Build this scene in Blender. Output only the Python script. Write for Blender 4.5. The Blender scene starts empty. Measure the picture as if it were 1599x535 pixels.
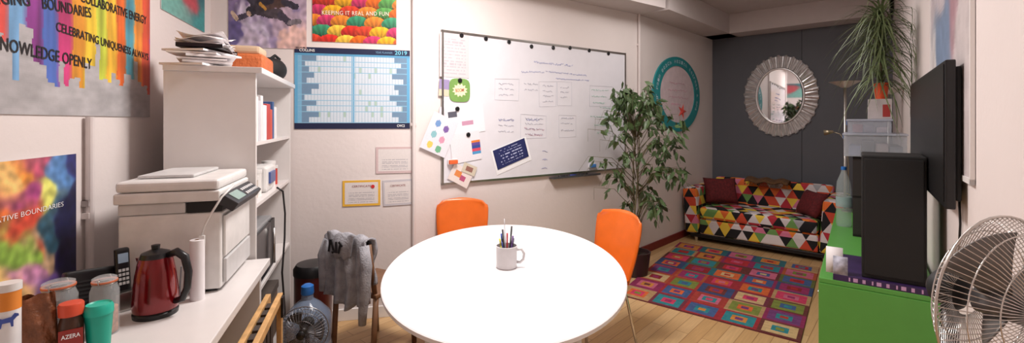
import bpy, bmesh, math, random
from mathutils import Vector, Matrix, noise
random.seed(11)
scene=bpy.context.scene
COL=scene.collection
scene.view_settings.view_transform='Standard'
# ------------------------------------------------------------ camera calibration
F=700.0; CX=799.5; HZ=190.0; CZ=1.55
cam=bpy.data.cameras.new('camera'); co=bpy.data.objects.new('camera',cam); COL.objects.link(co)
co.location=(0,0,CZ); co.rotation_euler=(math.radians(90),0,0)
cam.sensor_width=36; cam.lens=36*F/1599; cam.shift_y=-(267.5-HZ)/1599; cam.clip_start=.02
scene.camera=co
# ------------------------------------------------------------ helpers
def lin(c):
    if max(c)>1.0001: c=[x/255 for x in c]
    return tuple((x/12.92 if x<=.04045 else ((x+.055)/1.055)**2.4) for x in c[:3])
MATS={}
def mat(name,col,rough=.5,metal=0,alpha=1,emit=0,var=.08,nscale=12,bump=0,bscale=60,trans=0,coat=0):
    if name in MATS: return MATS[name]
    m=bpy.data.materials.new(name); m.use_nodes=True; nt=m.node_tree; b=nt.nodes['Principled BSDF']
    c=lin(col)
    tc=nt.nodes.new('ShaderNodeTexCoord'); nz=nt.nodes.new('ShaderNodeTexNoise'); nz.inputs['Scale'].default_value=nscale
    nz.inputs['Detail'].default_value=4
    nt.links.new(tc.outputs['Object'],nz.inputs['Vector'])
    rp=nt.nodes.new('ShaderNodeValToRGB')
    rp.color_ramp.elements[0].position=.3; rp.color_ramp.elements[1].position=.7
    rp.color_ramp.elements[0].color=tuple(x*(1-var) for x in c)+(1,)
    rp.color_ramp.elements[1].color=tuple(min(1,x*(1+var)) for x in c)+(1,)
    nt.links.new(nz.outputs['Fac'],rp.inputs['Fac']); nt.links.new(rp.outputs['Color'],b.inputs['Base Color'])
    b.inputs['Roughness'].default_value=rough; b.inputs['Metallic'].default_value=metal
    b.inputs['Alpha'].default_value=alpha
    b.inputs['Transmission Weight'].default_value=trans
    b.inputs['Coat Weight'].default_value=coat
    if emit:
        b.inputs['Emission Color'].default_value=c+(1,); b.inputs['Emission Strength'].default_value=emit
    if bump:
        n2=nt.nodes.new('ShaderNodeTexNoise'); n2.inputs['Scale'].default_value=bscale; n2.inputs['Detail'].default_value=5
        nt.links.new(tc.outputs['Object'],n2.inputs['Vector'])
        bp=nt.nodes.new('ShaderNodeBump'); bp.inputs['Strength'].default_value=bump; bp.inputs['Distance'].default_value=.01
        nt.links.new(n2.outputs['Fac'],bp.inputs['Height']); nt.links.new(bp.outputs['Normal'],b.inputs['Normal'])
    MATS[name]=m; return m
def vmat(name,rough=.6,coat=0):
    if name in MATS: return MATS[name]
    m=bpy.data.materials.new(name); m.use_nodes=True; nt=m.node_tree; b=nt.nodes['Principled BSDF']
    a=nt.nodes.new('ShaderNodeAttribute'); a.attribute_name='Col'
    tc=nt.nodes.new('ShaderNodeTexCoord'); nz=nt.nodes.new('ShaderNodeTexNoise'); nz.inputs['Scale'].default_value=90
    nt.links.new(tc.outputs['Object'],nz.inputs['Vector'])
    mx=nt.nodes.new('ShaderNodeMix'); mx.data_type='RGBA'; mx.blend_type='MULTIPLY'; mx.inputs['Factor'].default_value=.12
    nt.links.new(a.outputs['Color'],mx.inputs['A']); nt.links.new(nz.outputs['Fac'],mx.inputs['B'])
    nt.links.new(mx.outputs['Result'],b.inputs['Base Color'])
    b.inputs['Roughness'].default_value=rough; b.inputs['Coat Weight'].default_value=coat
    MATS[name]=m; return m
def thing(name,label,cat,loc,rz=0,group=None):
    o=bpy.data.objects.new(name,None); o.empty_display_size=.1; o.location=loc; o.rotation_euler=(0,0,rz)
    o['label']=label; o['category']=cat
    if group:o['group']=group
    COL.objects.link(o); return o
def top(o,label,cat,group=None):
    o['label']=label;o['category']=cat
    if group:o['group']=group
    return o
def mobj(name,bm,m,parent=None,loc=(0,0,0),rot=(0,0,0),smooth=False,label=None):
    bmesh.ops.recalc_face_normals(bm,faces=bm.faces[:])
    me=bpy.data.meshes.new(name); bm.to_mesh(me); bm.free()
    if smooth:
        for p in me.polygons:p.use_smooth=True
    for mm in (m if isinstance(m,(list,tuple)) else [m]): me.materials.append(mm)
    o=bpy.data.objects.new(name,me); o.location=loc; o.rotation_euler=rot; COL.objects.link(o)
    if parent:o.parent=parent
    if label:o['label']=label
    if name=='handwriting': o['kind']='stuff'
    return o
def addbox(bm,x0,x1,y0,y1,z0,z1,M=None):
    vs=[bm.verts.new((x,y,z)) for x in(x0,x1) for y in(y0,y1) for z in(z0,z1)]
    if M:
        for v in vs:v.co=M@v.co
    for f in((0,1,3,2),(4,6,7,5),(0,4,5,1),(2,3,7,6),(0,2,6,4),(1,5,7,3)): bm.faces.new([vs[i] for i in f])
def box(name,b,m,parent=None,bev=.004,loc=(0,0,0),rot=(0,0,0),label=None,seg=2):
    bm=bmesh.new(); addbox(bm,*b)
    if bev: bmesh.ops.bevel(bm,geom=bm.edges[:],offset=bev,segments=seg,affect='EDGES',profile=.6)
    o=mobj(name,bm,m,parent,loc,rot,label=label)
    return o
def boxes(name,bs,m,parent=None,loc=(0,0,0),rot=(0,0,0),bev=0):
    bm=bmesh.new()
    for b in bs: addbox(bm,*b)
    if bev: bmesh.ops.bevel(bm,geom=bm.edges[:],offset=bev,segments=1,affect='EDGES')
    return mobj(name,bm,m,parent,loc,rot)
def addlathe(bm,prof,seg=32,cx=0,cy=0,sx=1,sy=1):
    rings=[]
    for r,z in prof:
        if r<1e-6: rings.append([bm.verts.new((cx,cy,z))])
        else: rings.append([bm.verts.new((cx+sx*r*math.cos(2*math.pi*i/seg),cy+sy*r*math.sin(2*math.pi*i/seg),z)) for i in range(seg)])
    for a,b in zip(rings,rings[1:]):
        for i in range(seg):
            j=(i+1)%seg
            if len(a)==1 and len(b)==1: break
            if len(a)==1: bm.faces.new((a[0],b[i],b[j]))
            elif len(b)==1: bm.faces.new((a[i],a[j],b[0]))
            else: bm.faces.new((a[i],a[j],b[j],b[i]))
def lathe(name,prof,m,parent=None,seg=32,loc=(0,0,0),rot=(0,0,0),label=None,smooth=True,sx=1,sy=1):
    bm=bmesh.new(); addlathe(bm,prof,seg,sx=sx,sy=sy)
    o=mobj(name,bm,m,parent,loc,rot,label=label)
    if smooth:
        me=o.data
        for p in me.polygons:p.use_smooth=True
        md=o.modifiers.new('e','EDGE_SPLIT'); md.split_angle=math.radians(40)
    return o
def addtube(bm,pts,r,seg=8,closed=False):
    pts=[Vector(p) for p in pts]; n=len(pts); rings=[]; prev=None
    for i,p in enumerate(pts):
        if closed: t=pts[(i+1)%n]-pts[i-1]
        else: t=pts[min(i+1,n-1)]-pts[max(i-1,0)]
        if t.length<1e-9:t=Vector((0,0,1))
        t.normalize()
        if prev is None:
            ref=Vector((0,0,1)) if abs(t.z)<.9 else Vector((1,0,0))
            a=t.cross(ref).normalized()
        else:
            a=(prev-t*prev.dot(t)); a=a.normalized() if a.length>1e-6 else t.orthogonal().normalized()
        prev=a; b=t.cross(a); rr=r[i] if isinstance(r,(list,tuple)) else r
        rings.append([bm.verts.new(p+rr*(math.cos(2*math.pi*k/seg)*a+math.sin(2*math.pi*k/seg)*b)) for k in range(seg)])
    for i in range(n if closed else n-1):
        A=rings[i];B=rings[(i+1)%n]
        for k in range(seg): bm.faces.new((A[k],A[(k+1)%seg],B[(k+1)%seg],B[k]))
    if not closed:
        bm.faces.new(rings[0][::-1]); bm.faces.new(rings[-1])
def tube(name,pts,r,m,parent=None,seg=10,closed=False,loc=(0,0,0),rot=(0,0,0),label=None):
    bm=bmesh.new(); addtube(bm,pts,r,seg,closed); return mobj(name,bm,m,parent,loc,rot,smooth=True,label=label)
def sheet(name,f,nu,nv,m,parent=None,th=.01,loc=(0,0,0),rot=(0,0,0),sub=0):
    bm=bmesh.new(); g=[[bm.verts.new(f(i/nu,j/nv)) for j in range(nv+1)] for i in range(nu+1)]
    for i in range(nu):
        for j in range(nv): bm.faces.new((g[i][j],g[i+1][j],g[i+1][j+1],g[i][j+1]))
    o=mobj(name,bm,m,parent,loc,rot,smooth=True)
    if th:
        s=o.modifiers.new('s','SOLIDIFY'); s.thickness=th; s.offset=0
    if sub:
        s=o.modifiers.new('u','SUBSURF'); s.levels=sub; s.render_levels=sub
    return o
def paint(name,w,h,nx,ny,f,m,parent=None,t=.004,loc=(0,0,0),rot=(0,0,0)):
    """flat thin board, printed on the -y face; f(u,v)->srgb"""
    bm=bmesh.new(); lay=bm.loops.layers.float_color.new('Col')
    g=[[bm.verts.new((-w/2+w*i/nx,-t,-h/2+h*j/ny)) for j in range(ny+1)] for i in range(nx+1)]
    for i in range(nx):
        for j in range(ny):
            fc=bm.faces.new((g[i][j],g[i+1][j],g[i+1][j+1],g[i][j+1])); c=lin(f((i+.5)/nx,(j+.5)/ny))
            for l in fc.loops:l[lay]=(*c,1)
    k=len(bm.verts); bm.faces.ensure_lookup_table()
    bx=[bm.verts.new(p) for p in((-w/2,-t*.98,-h/2),(w/2,-t*.98,-h/2),(w/2,-t*.98,h/2),(-w/2,-t*.98,h/2),(-w/2,0,-h/2),(w/2,0,-h/2),(w/2,0,h/2),(-w/2,0,h/2))]
    for q in((0,1,5,4),(1,2,6,5),(2,3,7,6),(3,0,4,7),(7,6,5,4)):
        fc=bm.faces.new([bx[i] for i in q])
        for l in fc.loops:l[lay]=(.8,.8,.8,1)
    me=bpy.data.meshes.new(name); bm.to_mesh(me); bm.free(); me.materials.append(m)
    o=bpy.data.objects.new(name,me); o.location=loc;o.rotation_euler=rot; COL.objects.link(o)
    if parent:o.parent=parent
    return o
def text(s,width,height,m,parent,loc,tilt=0,name='lettering',rot=None,align='C',bold=.012,space=1):
    cu=bpy.data.curves.new('t','FONT'); cu.body=s; cu.size=1; cu.resolution_u=3; cu.extrude=.0
    cu.offset=bold; cu.space_character=space
    ob=bpy.data.objects.new('t',cu); COL.objects.link(ob)
    dg=bpy.context.evaluated_depsgraph_get(); me=bpy.data.meshes.new_from_object(ob.evaluated_get(dg)); bpy.data.objects.remove(ob)
    xs=[v.co.x for v in me.vertices]; ys=[v.co.y for v in me.vertices]
    x0,x1,y0,y1=min(xs),max(xs),min(ys),max(ys)
    sx=width/(x1-x0); sy=height/(y1-y0); c,sn=math.cos(tilt),math.sin(tilt)
    for v in me.vertices:
        a=(v.co.x-(x0+x1)/2)*sx; b=(v.co.y-(y0+y1)/2)*sy
        v.co=(a*c-b*sn,0,a*sn+b*c)
    me.name=name; me.materials.clear(); me.materials.append(m)
    o=bpy.data.objects.new(name,me); o.location=loc
    if rot:o.rotation_euler=rot
    COL.objects.link(o); o.parent=parent; return o
def struct(o): o['kind']='structure'; return o
def mix(a,b,t): return tuple(x*(1-t)+y*t for x,y in zip(a,b))
def nz(x,y,z=0): return noise.noise(Vector((x,y,z)))
# ------------------------------------------------------------ walls
pts={'L0':(-1.438,.9),'A0':(-2.22,3.30),'B0':(-.786,3.63),'C0':(1.475,5.2),'D0':(3.04,6.8),'R0':(4.59,5.405),'N0':(1.1,.9),'N1':(1.1,-1.4),'N2':(-1.438,-1.4)}
WALL={'left':('L0','A0'),'back':('A0','B0'),'whiteboard_side':('B0','C0'),'alcove_side':('C0','D0'),'far':('D0','R0'),'right':('R0','N0'),'near_right':('N0','N1'),'near':('N1','N2'),'near_left':('N2','L0')}
wallp=mat('wall_paint',(226,216,213),.75,var=.02,nscale=2,bump=.15,bscale=25)
greyp=mat('dark_grey_wall_paint',(88,90,97),.55,var=.04,nscale=3)
ceilp=mat('ceiling_paint',(204,194,192),.8,var=.02)
TOPZ=3.06
def wframe(k):
    a,b=WALL[k]; P=Vector(pts[a]);Q=Vector(pts[b]); d=(Q-P); L=d.length; d.normalize(); return P,d,L,math.atan2(d.y,d.x)
for k in WALL:
    P,d,L,an=wframe(k)
    o=box('wall_'+k,(-.0,L,0,.1,0,TOPZ),greyp if k=='far' else wallp,bev=0,loc=(P.x,P.y,0),rot=(0,0,an)); struct(o)
def poly(name,names,z,m,th,extra=0):
    bm=bmesh.new(); vs=[bm.verts.new((*pts[n],z)) for n in names]; f=bm.faces.new(vs)
    r=bmesh.ops.extrude_face_region(bm,geom=[f])
    for v in [g for g in r['geom'] if isinstance(g,bmesh.types.BMVert)]: v.co.z+=th
    return struct(mobj(name,bm,m))
order=['L0','A0','B0','C0','D0','R0','N0','N1','N2']
fm=bpy.data.materials.new('wood_laminate_floor'); fm.use_nodes=True; nt=fm.node_tree; b=nt.nodes['Principled BSDF']
tc=nt.nodes.new('ShaderNodeTexCoord'); mp=nt.nodes.new('ShaderNodeMapping'); mp.inputs['Rotation'].default_value=(0,0,math.radians(-48))
br=nt.nodes.new('ShaderNodeTexBrick'); br.inputs['Scale'].default_value=1; br.inputs['Brick Width'].default_value=1.1; br.inputs['Row Height'].default_value=.095
br.inputs['Mortar Size'].default_value=.002; br.inputs['Color1'].default_value=(*lin((226,188,138)),1); br.inputs['Color2'].default_value=(*lin((205,162,110)),1); br.inputs['Mortar'].default_value=(*lin((150,110,70)),1)
n1=nt.nodes.new('ShaderNodeTexNoise'); n1.inputs['Scale'].default_value=6; mp2=nt.nodes.new('ShaderNodeMapping'); mp2.inputs['Scale'].default_value=(1,14,1)
mx=nt.nodes.new('ShaderNodeMix'); mx.data_type='RGBA'; mx.blend_type='MULTIPLY'; mx.inputs['Factor'].default_value=.3
nt.links.new(tc.outputs['Object'],mp.inputs['Vector']); nt.links.new(mp.outputs['Vector'],br.inputs['Vector']); nt.links.new(mp.outputs['Vector'],mp2.inputs['Vector']); nt.links.new(mp2.outputs['Vector'],n1.inputs['Vector'])
nt.links.new(br.outputs['Color'],mx.inputs['A']); nt.links.new(n1.outputs['Fac'],mx.inputs['B']); nt.links.new(mx.outputs['Result'],b.inputs['Base Color']); b.inputs['Roughness'].default_value=.35
poly('floor',order,0,fm,-.08)
poly('ceiling',order,TOPZ,ceilp,.08)
SZ=2.79
for nm,k in(('trim_1','whiteboard_side'),('trim_2','alcove_side'),('trim_3','far')):
    P,d,L,an=wframe(k)
    x1=L-(.0 if k!='far' else .02)
    struct(box(nm,(.002 if k!='far' else .0,x1,-.36,-.002,SZ,TOPZ-.002),ceilp,bev=0,loc=(P.x,P.y,0),rot=(0,0,an)))
white=mat('white_gloss',(236,232,230),.35,var=.02)
pipem=mat('pipe_white',(222,212,210),.5,var=.02)
def hit(k,u):
    P,d,L,an=wframe(k); r=(u-CX)/F
    t=(r*P.y-P.x)/(d.x-r*d.y); return t,P.y+d.y*t
def wloc(k,t,z,off=.0):
    P,d,L,an=wframe(k); n=Vector((d.y,-d.x)); q=P+d*t+n*off; return (q.x,q.y,z)
def zz(Y,v): return CZ-(v-HZ)*Y/F
def wq(k,u0,u1,v0,v1):
    t0,y0=hit(k,u0);t1,y1=hit(k,u1); tm,ym=hit(k,(u0+u1)/2)
    za,zb=zz(ym,v0),zz(ym,v1); return (t0+t1)/2,(za+zb)/2,t1-t0,za-zb
def ang(k): return wframe(k)[3]
for i,(k,u,z0,z1) in enumerate((('left',131,.87,1.57),('back',646,0,TOPZ),('whiteboard_side',996,0,SZ))):
    t,Y=hit(k,u); bm=bmesh.new(); addtube(bm,[(0,0,z0),(0,0,z1)],.014,12)
    for zc in(z0+.3,z1-.35,(z0+z1)/2): addbox(bm,-.02,.02,-.005,.02,zc-.012,zc+.012)
    l=wloc(k,t,0,.02); struct(mobj('trim_%d'%(i+4),bm,pipem,loc=l,rot=(0,0,ang(k))))
redb=mat('red_skirting',(120,35,35),.5)
for k,m in(('whiteboard_side',redb),('alcove_side',redb),('back',white)):
    P,d,L,an=wframe(k); struct(box('baseboard_'+k,(.03,L-.03,-.018,-.001,0,.09),m,bev=.003,loc=(P.x,P.y,0),rot=(0,0,an)))
seam=mat('dark_seam',(50,52,58),.6)
P,d,L,an=wframe('far')
t,Y=hit('far',1252); struct(box('trim_7',(t-.004,t+.004,-.004,-.0005,0,SZ),seam,bev=0,loc=(P.x,P.y,0),rot=(0,0,an)))

# ------------------------------------------------------------ materials common
chrome=mat('chrome',(205,205,208),.18,1,var=.03); steel=mat('brushed_steel',(175,172,168),.3,1)
black=mat('black_plastic',(20,20,23),.35); blackm=mat('black_matte',(16,16,18),.65)
orange=mat('orange_ply',(228,106,24),.35,var=.05,coat=.2)
paperm=mat('paper_white',(238,234,236),.8,var=.02); ink=mat('ink_black',(30,26,30),.7); inkw=mat('ink_white',(245,245,245),.7); inkb=mat('ink_blue',(70,90,170),.7)
glass=mat('clear_glass',(225,232,235),.05,alpha=.28); blueglass=mat('blue_tinted_plastic',(150,170,198),.1,alpha=.42)
greym=mat('grey_plastic',(150,150,152),.45); lightgrey=mat('light_grey_plastic',(205,204,204),.45); offw=mat('offwhite_plastic',(226,224,222),.4)
vm=vmat('printed_paper',.6); vmg=vmat('printed_gloss',.4)

def blobs(L,dis=.15,fr=3,p=3,fine=.15,grain=.1):
    def f(u,v):
        a=u+dis*nz(u*fr,v*fr,1.3)+dis*fine*nz(u*fr*3,v*fr*3,4); b=v+dis*nz(u*fr,v*fr,7.7)+dis*fine*nz(u*fr*3,v*fr*3,9)
        W=0;c=[0,0,0]
        for x,y,col in L:
            w=1/((a-x)**2+(b-y)**2+.003)**p; W+=w
            for i in range(3):c[i]+=w*col[i]
        k=1+grain*nz(u*16,v*16,2)
        return tuple(max(0,min(1,x/W/255*k)) for x in c)
    return f
# ------------------------------------------------------------ left wall posters
k='left'
t0=.06; t1,_=hit(k,232); zb=zz(1.9,181); ztp=2.42; w=t1-t0;h=ztp-zb
strip=[(170,60,140),(214,60,40),(232,96,40),(60,110,190),(225,70,60),(225,80,70),(120,170,215),(150,60,150),(80,110,190),(200,60,120),(240,160,50),(246,205,60),(196,205,70),(246,190,60),(236,110,45),(90,170,190),(240,150,60),(225,90,60)]
rs=[random.random() for _ in range(200)]
def drip(u,v):
    uu=u+.010*nz(u*9,v*4)+.004*nz(u*30,v*20); s=uu*len(strip); i=int(s)%len(strip)
    i2=int(uu*44); end=.12+.24*rs[i2%200]*(.4+rs[(i2//3)%200]) 
    c=tuple(x/255 for x in strip[i])
    fr=s%1
    if fr>.75: c=mix(c,tuple(x/255 for x in strip[(i+1)%len(strip)]),(fr-.75)*2)
    if v<end:
        g=.70+.10*nz(u*9,v*12,3)+.05*nz(u*30,v*40,5)
        return (g,g*.98,g*.99)
    kk=.95+.22*nz(u*50,v*2.5,1)+.14*nz(u*8,v*8,5)
    if v>.72 and nz(u*9,v*9,8)>.12: c=mix(c,(.95,.70,.28),.5)
    return tuple(max(0,min(1,x*kk)) for x in c)
tm=(t0+t1)/2
ban=thing('banner','large colourful paint-drip fabric banner with brush lettering above the worktop','banner',wloc(k,tm,(zb+ztp)/2,.002),ang(k))
paint('printed_sheet',w,h,200,130,drip,vm,ban)
def wtext(par,k,tm,zm,s,u0,v0,u1,v1,hh,m,off=-.006,bold=.012,space=1):
    a,Ya=hit(k,u0);b,Yb=hit(k,u1);za,zb_=zz(Ya,v0),zz(Yb,v1)
    text(s,math.hypot(b-a,zb_-za),hh,m,par,((a+b)/2-tm,off,(za+zb_)/2-zm),math.atan2(zb_-za,b-a),bold=bold,space=space)
zm=(zb+ztp)/2
wtext(ban,k,tm,zm,'BOUNDARIES',62,4,139,20,.042,ink)
wtext(ban,k,tm,zm,'CHALLENGING',-110,-14,42,0,.042,ink)
wtext(ban,k,tm,zm,'COLLABORATIVE ENERGY',122,-6,226,32,.042,ink)
wtext(ban,k,tm,zm,'CELEBRATING UNIQUENESS ALWAYS',84,42,229,90,.042,ink)
wtext(ban,k,tm,zm,'KNOWLEDGE OPENLY',-18,64,140,100,.044,ink)
a,z_,w_,h_=wq(k,250,318,-60,32)
o=paint('poster',w_,h_,40,40,blobs([(0,1,(40,130,140)),(.5,.6,(200,80,90)),(1,.2,(60,150,150)),(.2,.3,(120,180,170)),(.8,.9,(30,110,120))]),vm,loc=wloc(k,a,z_,.002),rot=(0,0,ang(k)))
top(o,'small teal watercolour poster high on the white wall','poster')
a,_,w_,_=wq(k,-75,116,233,400); zt_=1.425; zb_=.945; zmid=(zt_+zb_)/2
art=blobs([(.05,.9,(245,190,60)),(.3,.95,(250,200,120)),(.45,.75,(170,70,130)),(.6,.92,(190,80,110)),(.78,.78,(90,140,200)),(.93,.92,(40,44,110)),(.96,.6,(26,28,70)),(.72,.5,(50,90,110)),(.5,.55,(220,80,60)),(.42,.4,(150,190,80)),(.15,.5,(230,110,50)),(.5,.2,(220,150,190)),(.3,.1,(245,200,110)),(.85,.3,(34,28,76)),(.95,.1,(30,28,74)),(.68,.1,(120,90,170)),(.45,.92,(240,150,60)),(.62,.32,(230,190,150)),(.6,.7,(240,240,120))],.22,3.5,2.6,fine=.25,grain=.3)
p=thing('poster','glossy abstract powder-cloud poster on navy with thin white lettering','poster',wloc(k,a,zmid,.002),ang(k))
paint('printed_sheet',w_,zt_-zb_,120,100,art,vmg,p)
wtext(p,k,a,zmid,'CREATIVE BOUNDARIES',-40,352,95,318,.017,inkw,bold=-.008)
# ------------------------------------------------------------ back wall
k='back'
a,z_,w_,h_=wq(k,357,479,-70,75)
p=thing('poster','poster of a skydiver over a violet cloudy sky','poster',wloc(k,a,z_,.002),ang(k))
sky=blobs([(.1,.3,(128,110,150)),(.1,.7,(80,74,120)),(.5,.15,(150,135,170)),(.85,.12,(225,185,175)),(.3,.05,(200,185,205)),(.92,.85,(110,105,160)),(.2,.3,(205,195,215)),(.75,.28,(180,160,180)),(.5,.9,(70,66,110)),(.05,.05,(100,90,140))],.3,5,2.2,fine=.5,grain=.25)
caps=[((.28,.36),(.10,.30),.03,(70,66,84)),((.10,.30),(.05,.36),.025,(205,180,160)),((.36,.44),(.52,.40),.085,(56,50,60)),((.50,.40),(.66,.36),.055,(74,66,74)),((.66,.36),(.78,.28),.04,(60,56,72)),((.78,.28),(.90,.30),.03,(120,112,120)),((.50,.46),(.70,.50),.05,(80,60,56)),((.70,.50),(.86,.46),.035,(52,50,66)),((.30,.48),(.20,.58),.035,(62,58,72)),((.27,.38),(.29,.39),.05,(44,44,56)),((.25,.36),(.26,.35),.025,(200,170,150)),((.40,.50),(.52,.52),.05,(40,38,52)),((.40,.47),(.46,.42),.018,(190,140,60))]
def skyd(u,v):
    q=None
    for (x0,y0),(x1,y1),r,c in caps:
        dx,dy=x1-x0,y1-y0; t=max(0,min(1,((u-x0)*dx+(v-y0)*dy)/(dx*dx+dy*dy)))
        if math.hypot(u-x0-dx*t,v-y0-dy*t)<r*(1+.25*nz(u*18,v*18)): q=c
    if q: 
        s=1+.3*nz(u*26,v*26,3); return tuple(min(1,x/255*s) for x in q)
    return sky(u,v)
paint('printed_sheet',w_,h_,110,110,skyd,vmg,p)
a,z_,w_,h_=wq(k,488,619,-70,67)
p=thing('poster','poster packed with bright open umbrellas and faint lettering','poster',wloc(k,a,z_,.002),ang(k))
ucol=[(236,110,30),(246,180,40),(220,50,40),(60,150,110),(235,110,60),(90,160,80),(215,60,110),(225,70,45),(250,200,70),(40,140,170),(240,140,50)]
um=[]
for r in range(-1,11):
    for c in range(-1,8): um.append(((c+.5*(r%2))/5.4+.03*math.sin(r*5+c),(10-r)/9,ucol[(r*4+c*5+(r*c)%3)%11]))
def umb(u,v):
    for x,y,c in reversed(um):
        dx,dy=(u-x)/.135,(v-y)/.085
        if dx*dx+dy*dy<1:
            if dy<-.35-.25*(1-abs(math.sin(dx*5))): s=.45
            else: s=.74+.3*dy+(.10 if int(math.atan2(dx,dy+1.3)*7+50)%2 else -.03)
            return tuple(max(0,min(1,q/255*s*1.05)) for q in c)
    return (.3,.12,.08)
paint('printed_sheet',w_,h_,130,130,umb,vmg,p)
wtext(p,k,a,z_,'KEEPING IT REAL AND FUN',503,20,607,22,.032,mat('ink_pale',(250,235,215),.7),bold=.0,space=1.1)
a,z_,w_,h_=wq(k,460,640,76,201)
p=thing('wall_planner','year wall planner in navy and pale blue with month grid','wall planner',wloc(k,a,z_,.002),ang(k))
def plan(u,v):
    if v>.9: return (.08,.12,.27) if v>.93 else (.35,.62,.78)
    if v<.075: return (.07,.1,.25)
    if u<.03 or u>.97: return (.4,.68,.84)
    vv=(v-.075)/.825*12; r=int(vv)
    if vv%1<.09: return (.55,.75,.86)
    L=[.12,.2,.1,.18,.08,.14,.2,.1,.16,.12,.09,.18][r]; R=[.9,.84,.93,.88,.82,.9,.86,.94,.84,.88,.92,.86][r]
    if u<L or u>R: return (.45,.57,.68) if u>.06 else (.5,.72,.85)
    cc=u*37
    if cc%1<.14: return (.72,.8,.86)
    if .48<u<.505: return (.45,.7,.85)
    if nz(int(cc)*3.1,r*7.7)>.5: return (.7,.8,.75)
    return (.84,.88,.92)
paint('printed_sheet',w_,h_,148,110,plan,vm,p)
text('2019',.095,.032,mat('ink_cyan',(120,200,225),.6),p,(w_/2-.07,-.006,h_/2-.022))
text('YEAR PLANNER',.13,.016,mat('ink_cyan2',(110,150,180),.6),p,(w_/2-.2,-.006,h_/2-.024))
text('COLLINS',.11,.02,inkw,p,(-w_/2+.09,-.006,h_/2-.024))
text('CWCS',.06,.02,inkw,p,(w_/2-.07,-.006,-h_/2+.024))
def cert(u0,u1,v0,v1,bord,lab,title,tilt=0):
    a,z_,w_,h_=wq('back',u0,u1,v0,v1)
    p=thing('certificate',lab,'certificate',wloc('back',a,z_,.002),ang('back')); p.rotation_euler=(0,tilt,ang('back'))
    def f(u,v):
        if u<.06 or u>.94 or v<.09 or v>.91: return bord
        if .15<u<.85 and v<.6 and (v*14)%1<.35 and nz(u*30,int(v*14))>-.2: return (.72,.7,.72)
        return (.90,.87,.86)
    paint('printed_sheet',w_,h_,50,36,f,vm,p)
    if title: text(title,w_*.5,.016,mat('ink_dred',(150,80,80),.6),p,(0,-.006,h_*.27),bold=0)
    return p
cert(587,646,229,270,(.84,.74,.74),'faded certificate with pinkish border',None)
pc=cert(535,594,281,321,(.93,.72,.25),'certificate with yellow border and red seal','CERTIFICATE')
cert(598,645,280,320,(.8,.78,.8),'white ornate certificate with grey border','CERTIFICATE',-.03)
bm=bmesh.new(); addlathe(bm,[(0,0),(.014,0),(.014,.002),(0,.002)],16)
mobj('seal',bm,mat('red_seal',(205,40,40),.5),pc,(.085,-.006,.05),(math.pi/2,0,0))
# ------------------------------------------------------------ whiteboard
k='whiteboard_side'
ta,Ya=hit(k,688); tb,Yb=hit(k,975); zT,zB=2.32,1.02; tm=(ta+tb)/2; zm=(zT+zB)/2; W=tb-ta;H=zT-zB
wb=thing('whiteboard','large wall-mounted whiteboard with aluminium frame and handwriting','whiteboard',wloc(k,tm,zm,.002),ang(k))
box('writing_surface',(-W/2+.01,W/2-.01,-.015,0,-H/2+.01,H/2-.01),mat('whiteboard_enamel',(226,224,230),.22,var=.015),wb,0)
boxes('frame',[(-W/2,W/2,-.022,0,H/2-.018,H/2),(-W/2,W/2,-.022,0,-H/2,-H/2+.018),(-W/2,-W/2+.018,-.022,0,-H/2,H/2),(W/2-.018,W/2,-.022,0,-H/2,H/2)],steel,wb)
tc0,_=hit(k,857);tc1,_=hit(k,930)
boxes('pen_tray',[(tc0-tm,tc1-tm,-.07,-.0,-H/2-.03,-H/2-.022),(tc0-tm,tc1-tm,-.072,-.066,-H/2-.03,-H/2-.01)],mat('tray_grey',(95,95,100),.4,.5),wb)
def scrib(lines,m,name,yo=-.017,r=.0022):
    bm=bmesh.new()
    for (u0,v0,u1,v1,sz) in lines:
        A,Y0=hit(k,u0);B,Y1=hit(k,u1);z0,z1=zz(Y0,v0)-zm,zz(Y1,v1)-zm; n=max(6,int((B-A)/.007)); pl=[]
        for i in range(n+1):
            t=i/n
            if random.random()<.09 and len(pl)>3: addtube(bm,pl,r*.8,4); pl=[]; continue
            pl.append((A+(B-A)*t-tm+random.uniform(-.003,.003),yo,z0+(z1-z0)*t+random.choice((-1,1,.3,-.3))*sz*random.uniform(.5,1)))
        if len(pl)>2: addtube(bm,pl,r*.8,4)
    return mobj(name,bm,m,wb)
def rects(L,m):
    bm=bmesh.new()
    for u0,u1,v0,v1 in L:
        A,Y0=hit(k,u0);B,Y1=hit(k,u1); j=lambda:random.uniform(-.008,.008)
        p=[(A-tm+j(),-.017,zz(Y0,v0)-zm+j()),(B-tm+j(),-.017,zz(Y1,v0+1)-zm+j()),(B-tm+j(),-.017,zz(Y1,v1-1)-zm+j()),(A-tm+j(),-.017,zz(Y0,v1)-zm+j())]
        addtube(bm,p,.0010,4,True)
    mobj('handwriting',bm,m,wb)
mk_bl=mat('marker_blue',(130,138,192),.6); mk_gr=mat('marker_green',(146,192,175),.6); mk_rd=mat('marker_red',(200,145,165),.6); mk_gy=mat('marker_grey',(168,168,184),.6)
scrib([(832,97,892,103,.012),(812,112,848,113,.009),(850,112,914,118,.010),(866,123,920,126,.008)],mk_bl,'handwriting')
L=[]
for u0,u1,vs in((777,800,(131,139,148)),(817,838,(131,140)),(846,862,(134,142,150,158)),(873,886,(136,144,152)),(777,800,(186,196,205)),(818,846,(185,193,201,209)),(874,894,(184,192,203))):
    for v in vs: L.append((u0,v,u1,v+.5,.009))
scrib(L,mk_gy,'handwriting')
scrib([(777,187,801,188,.01),(820,187,840,188,.01),(845,235,853,236,.008),(845,248,853,249,.008),(844,262,852,262,.008)],mk_bl,'handwriting')
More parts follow.
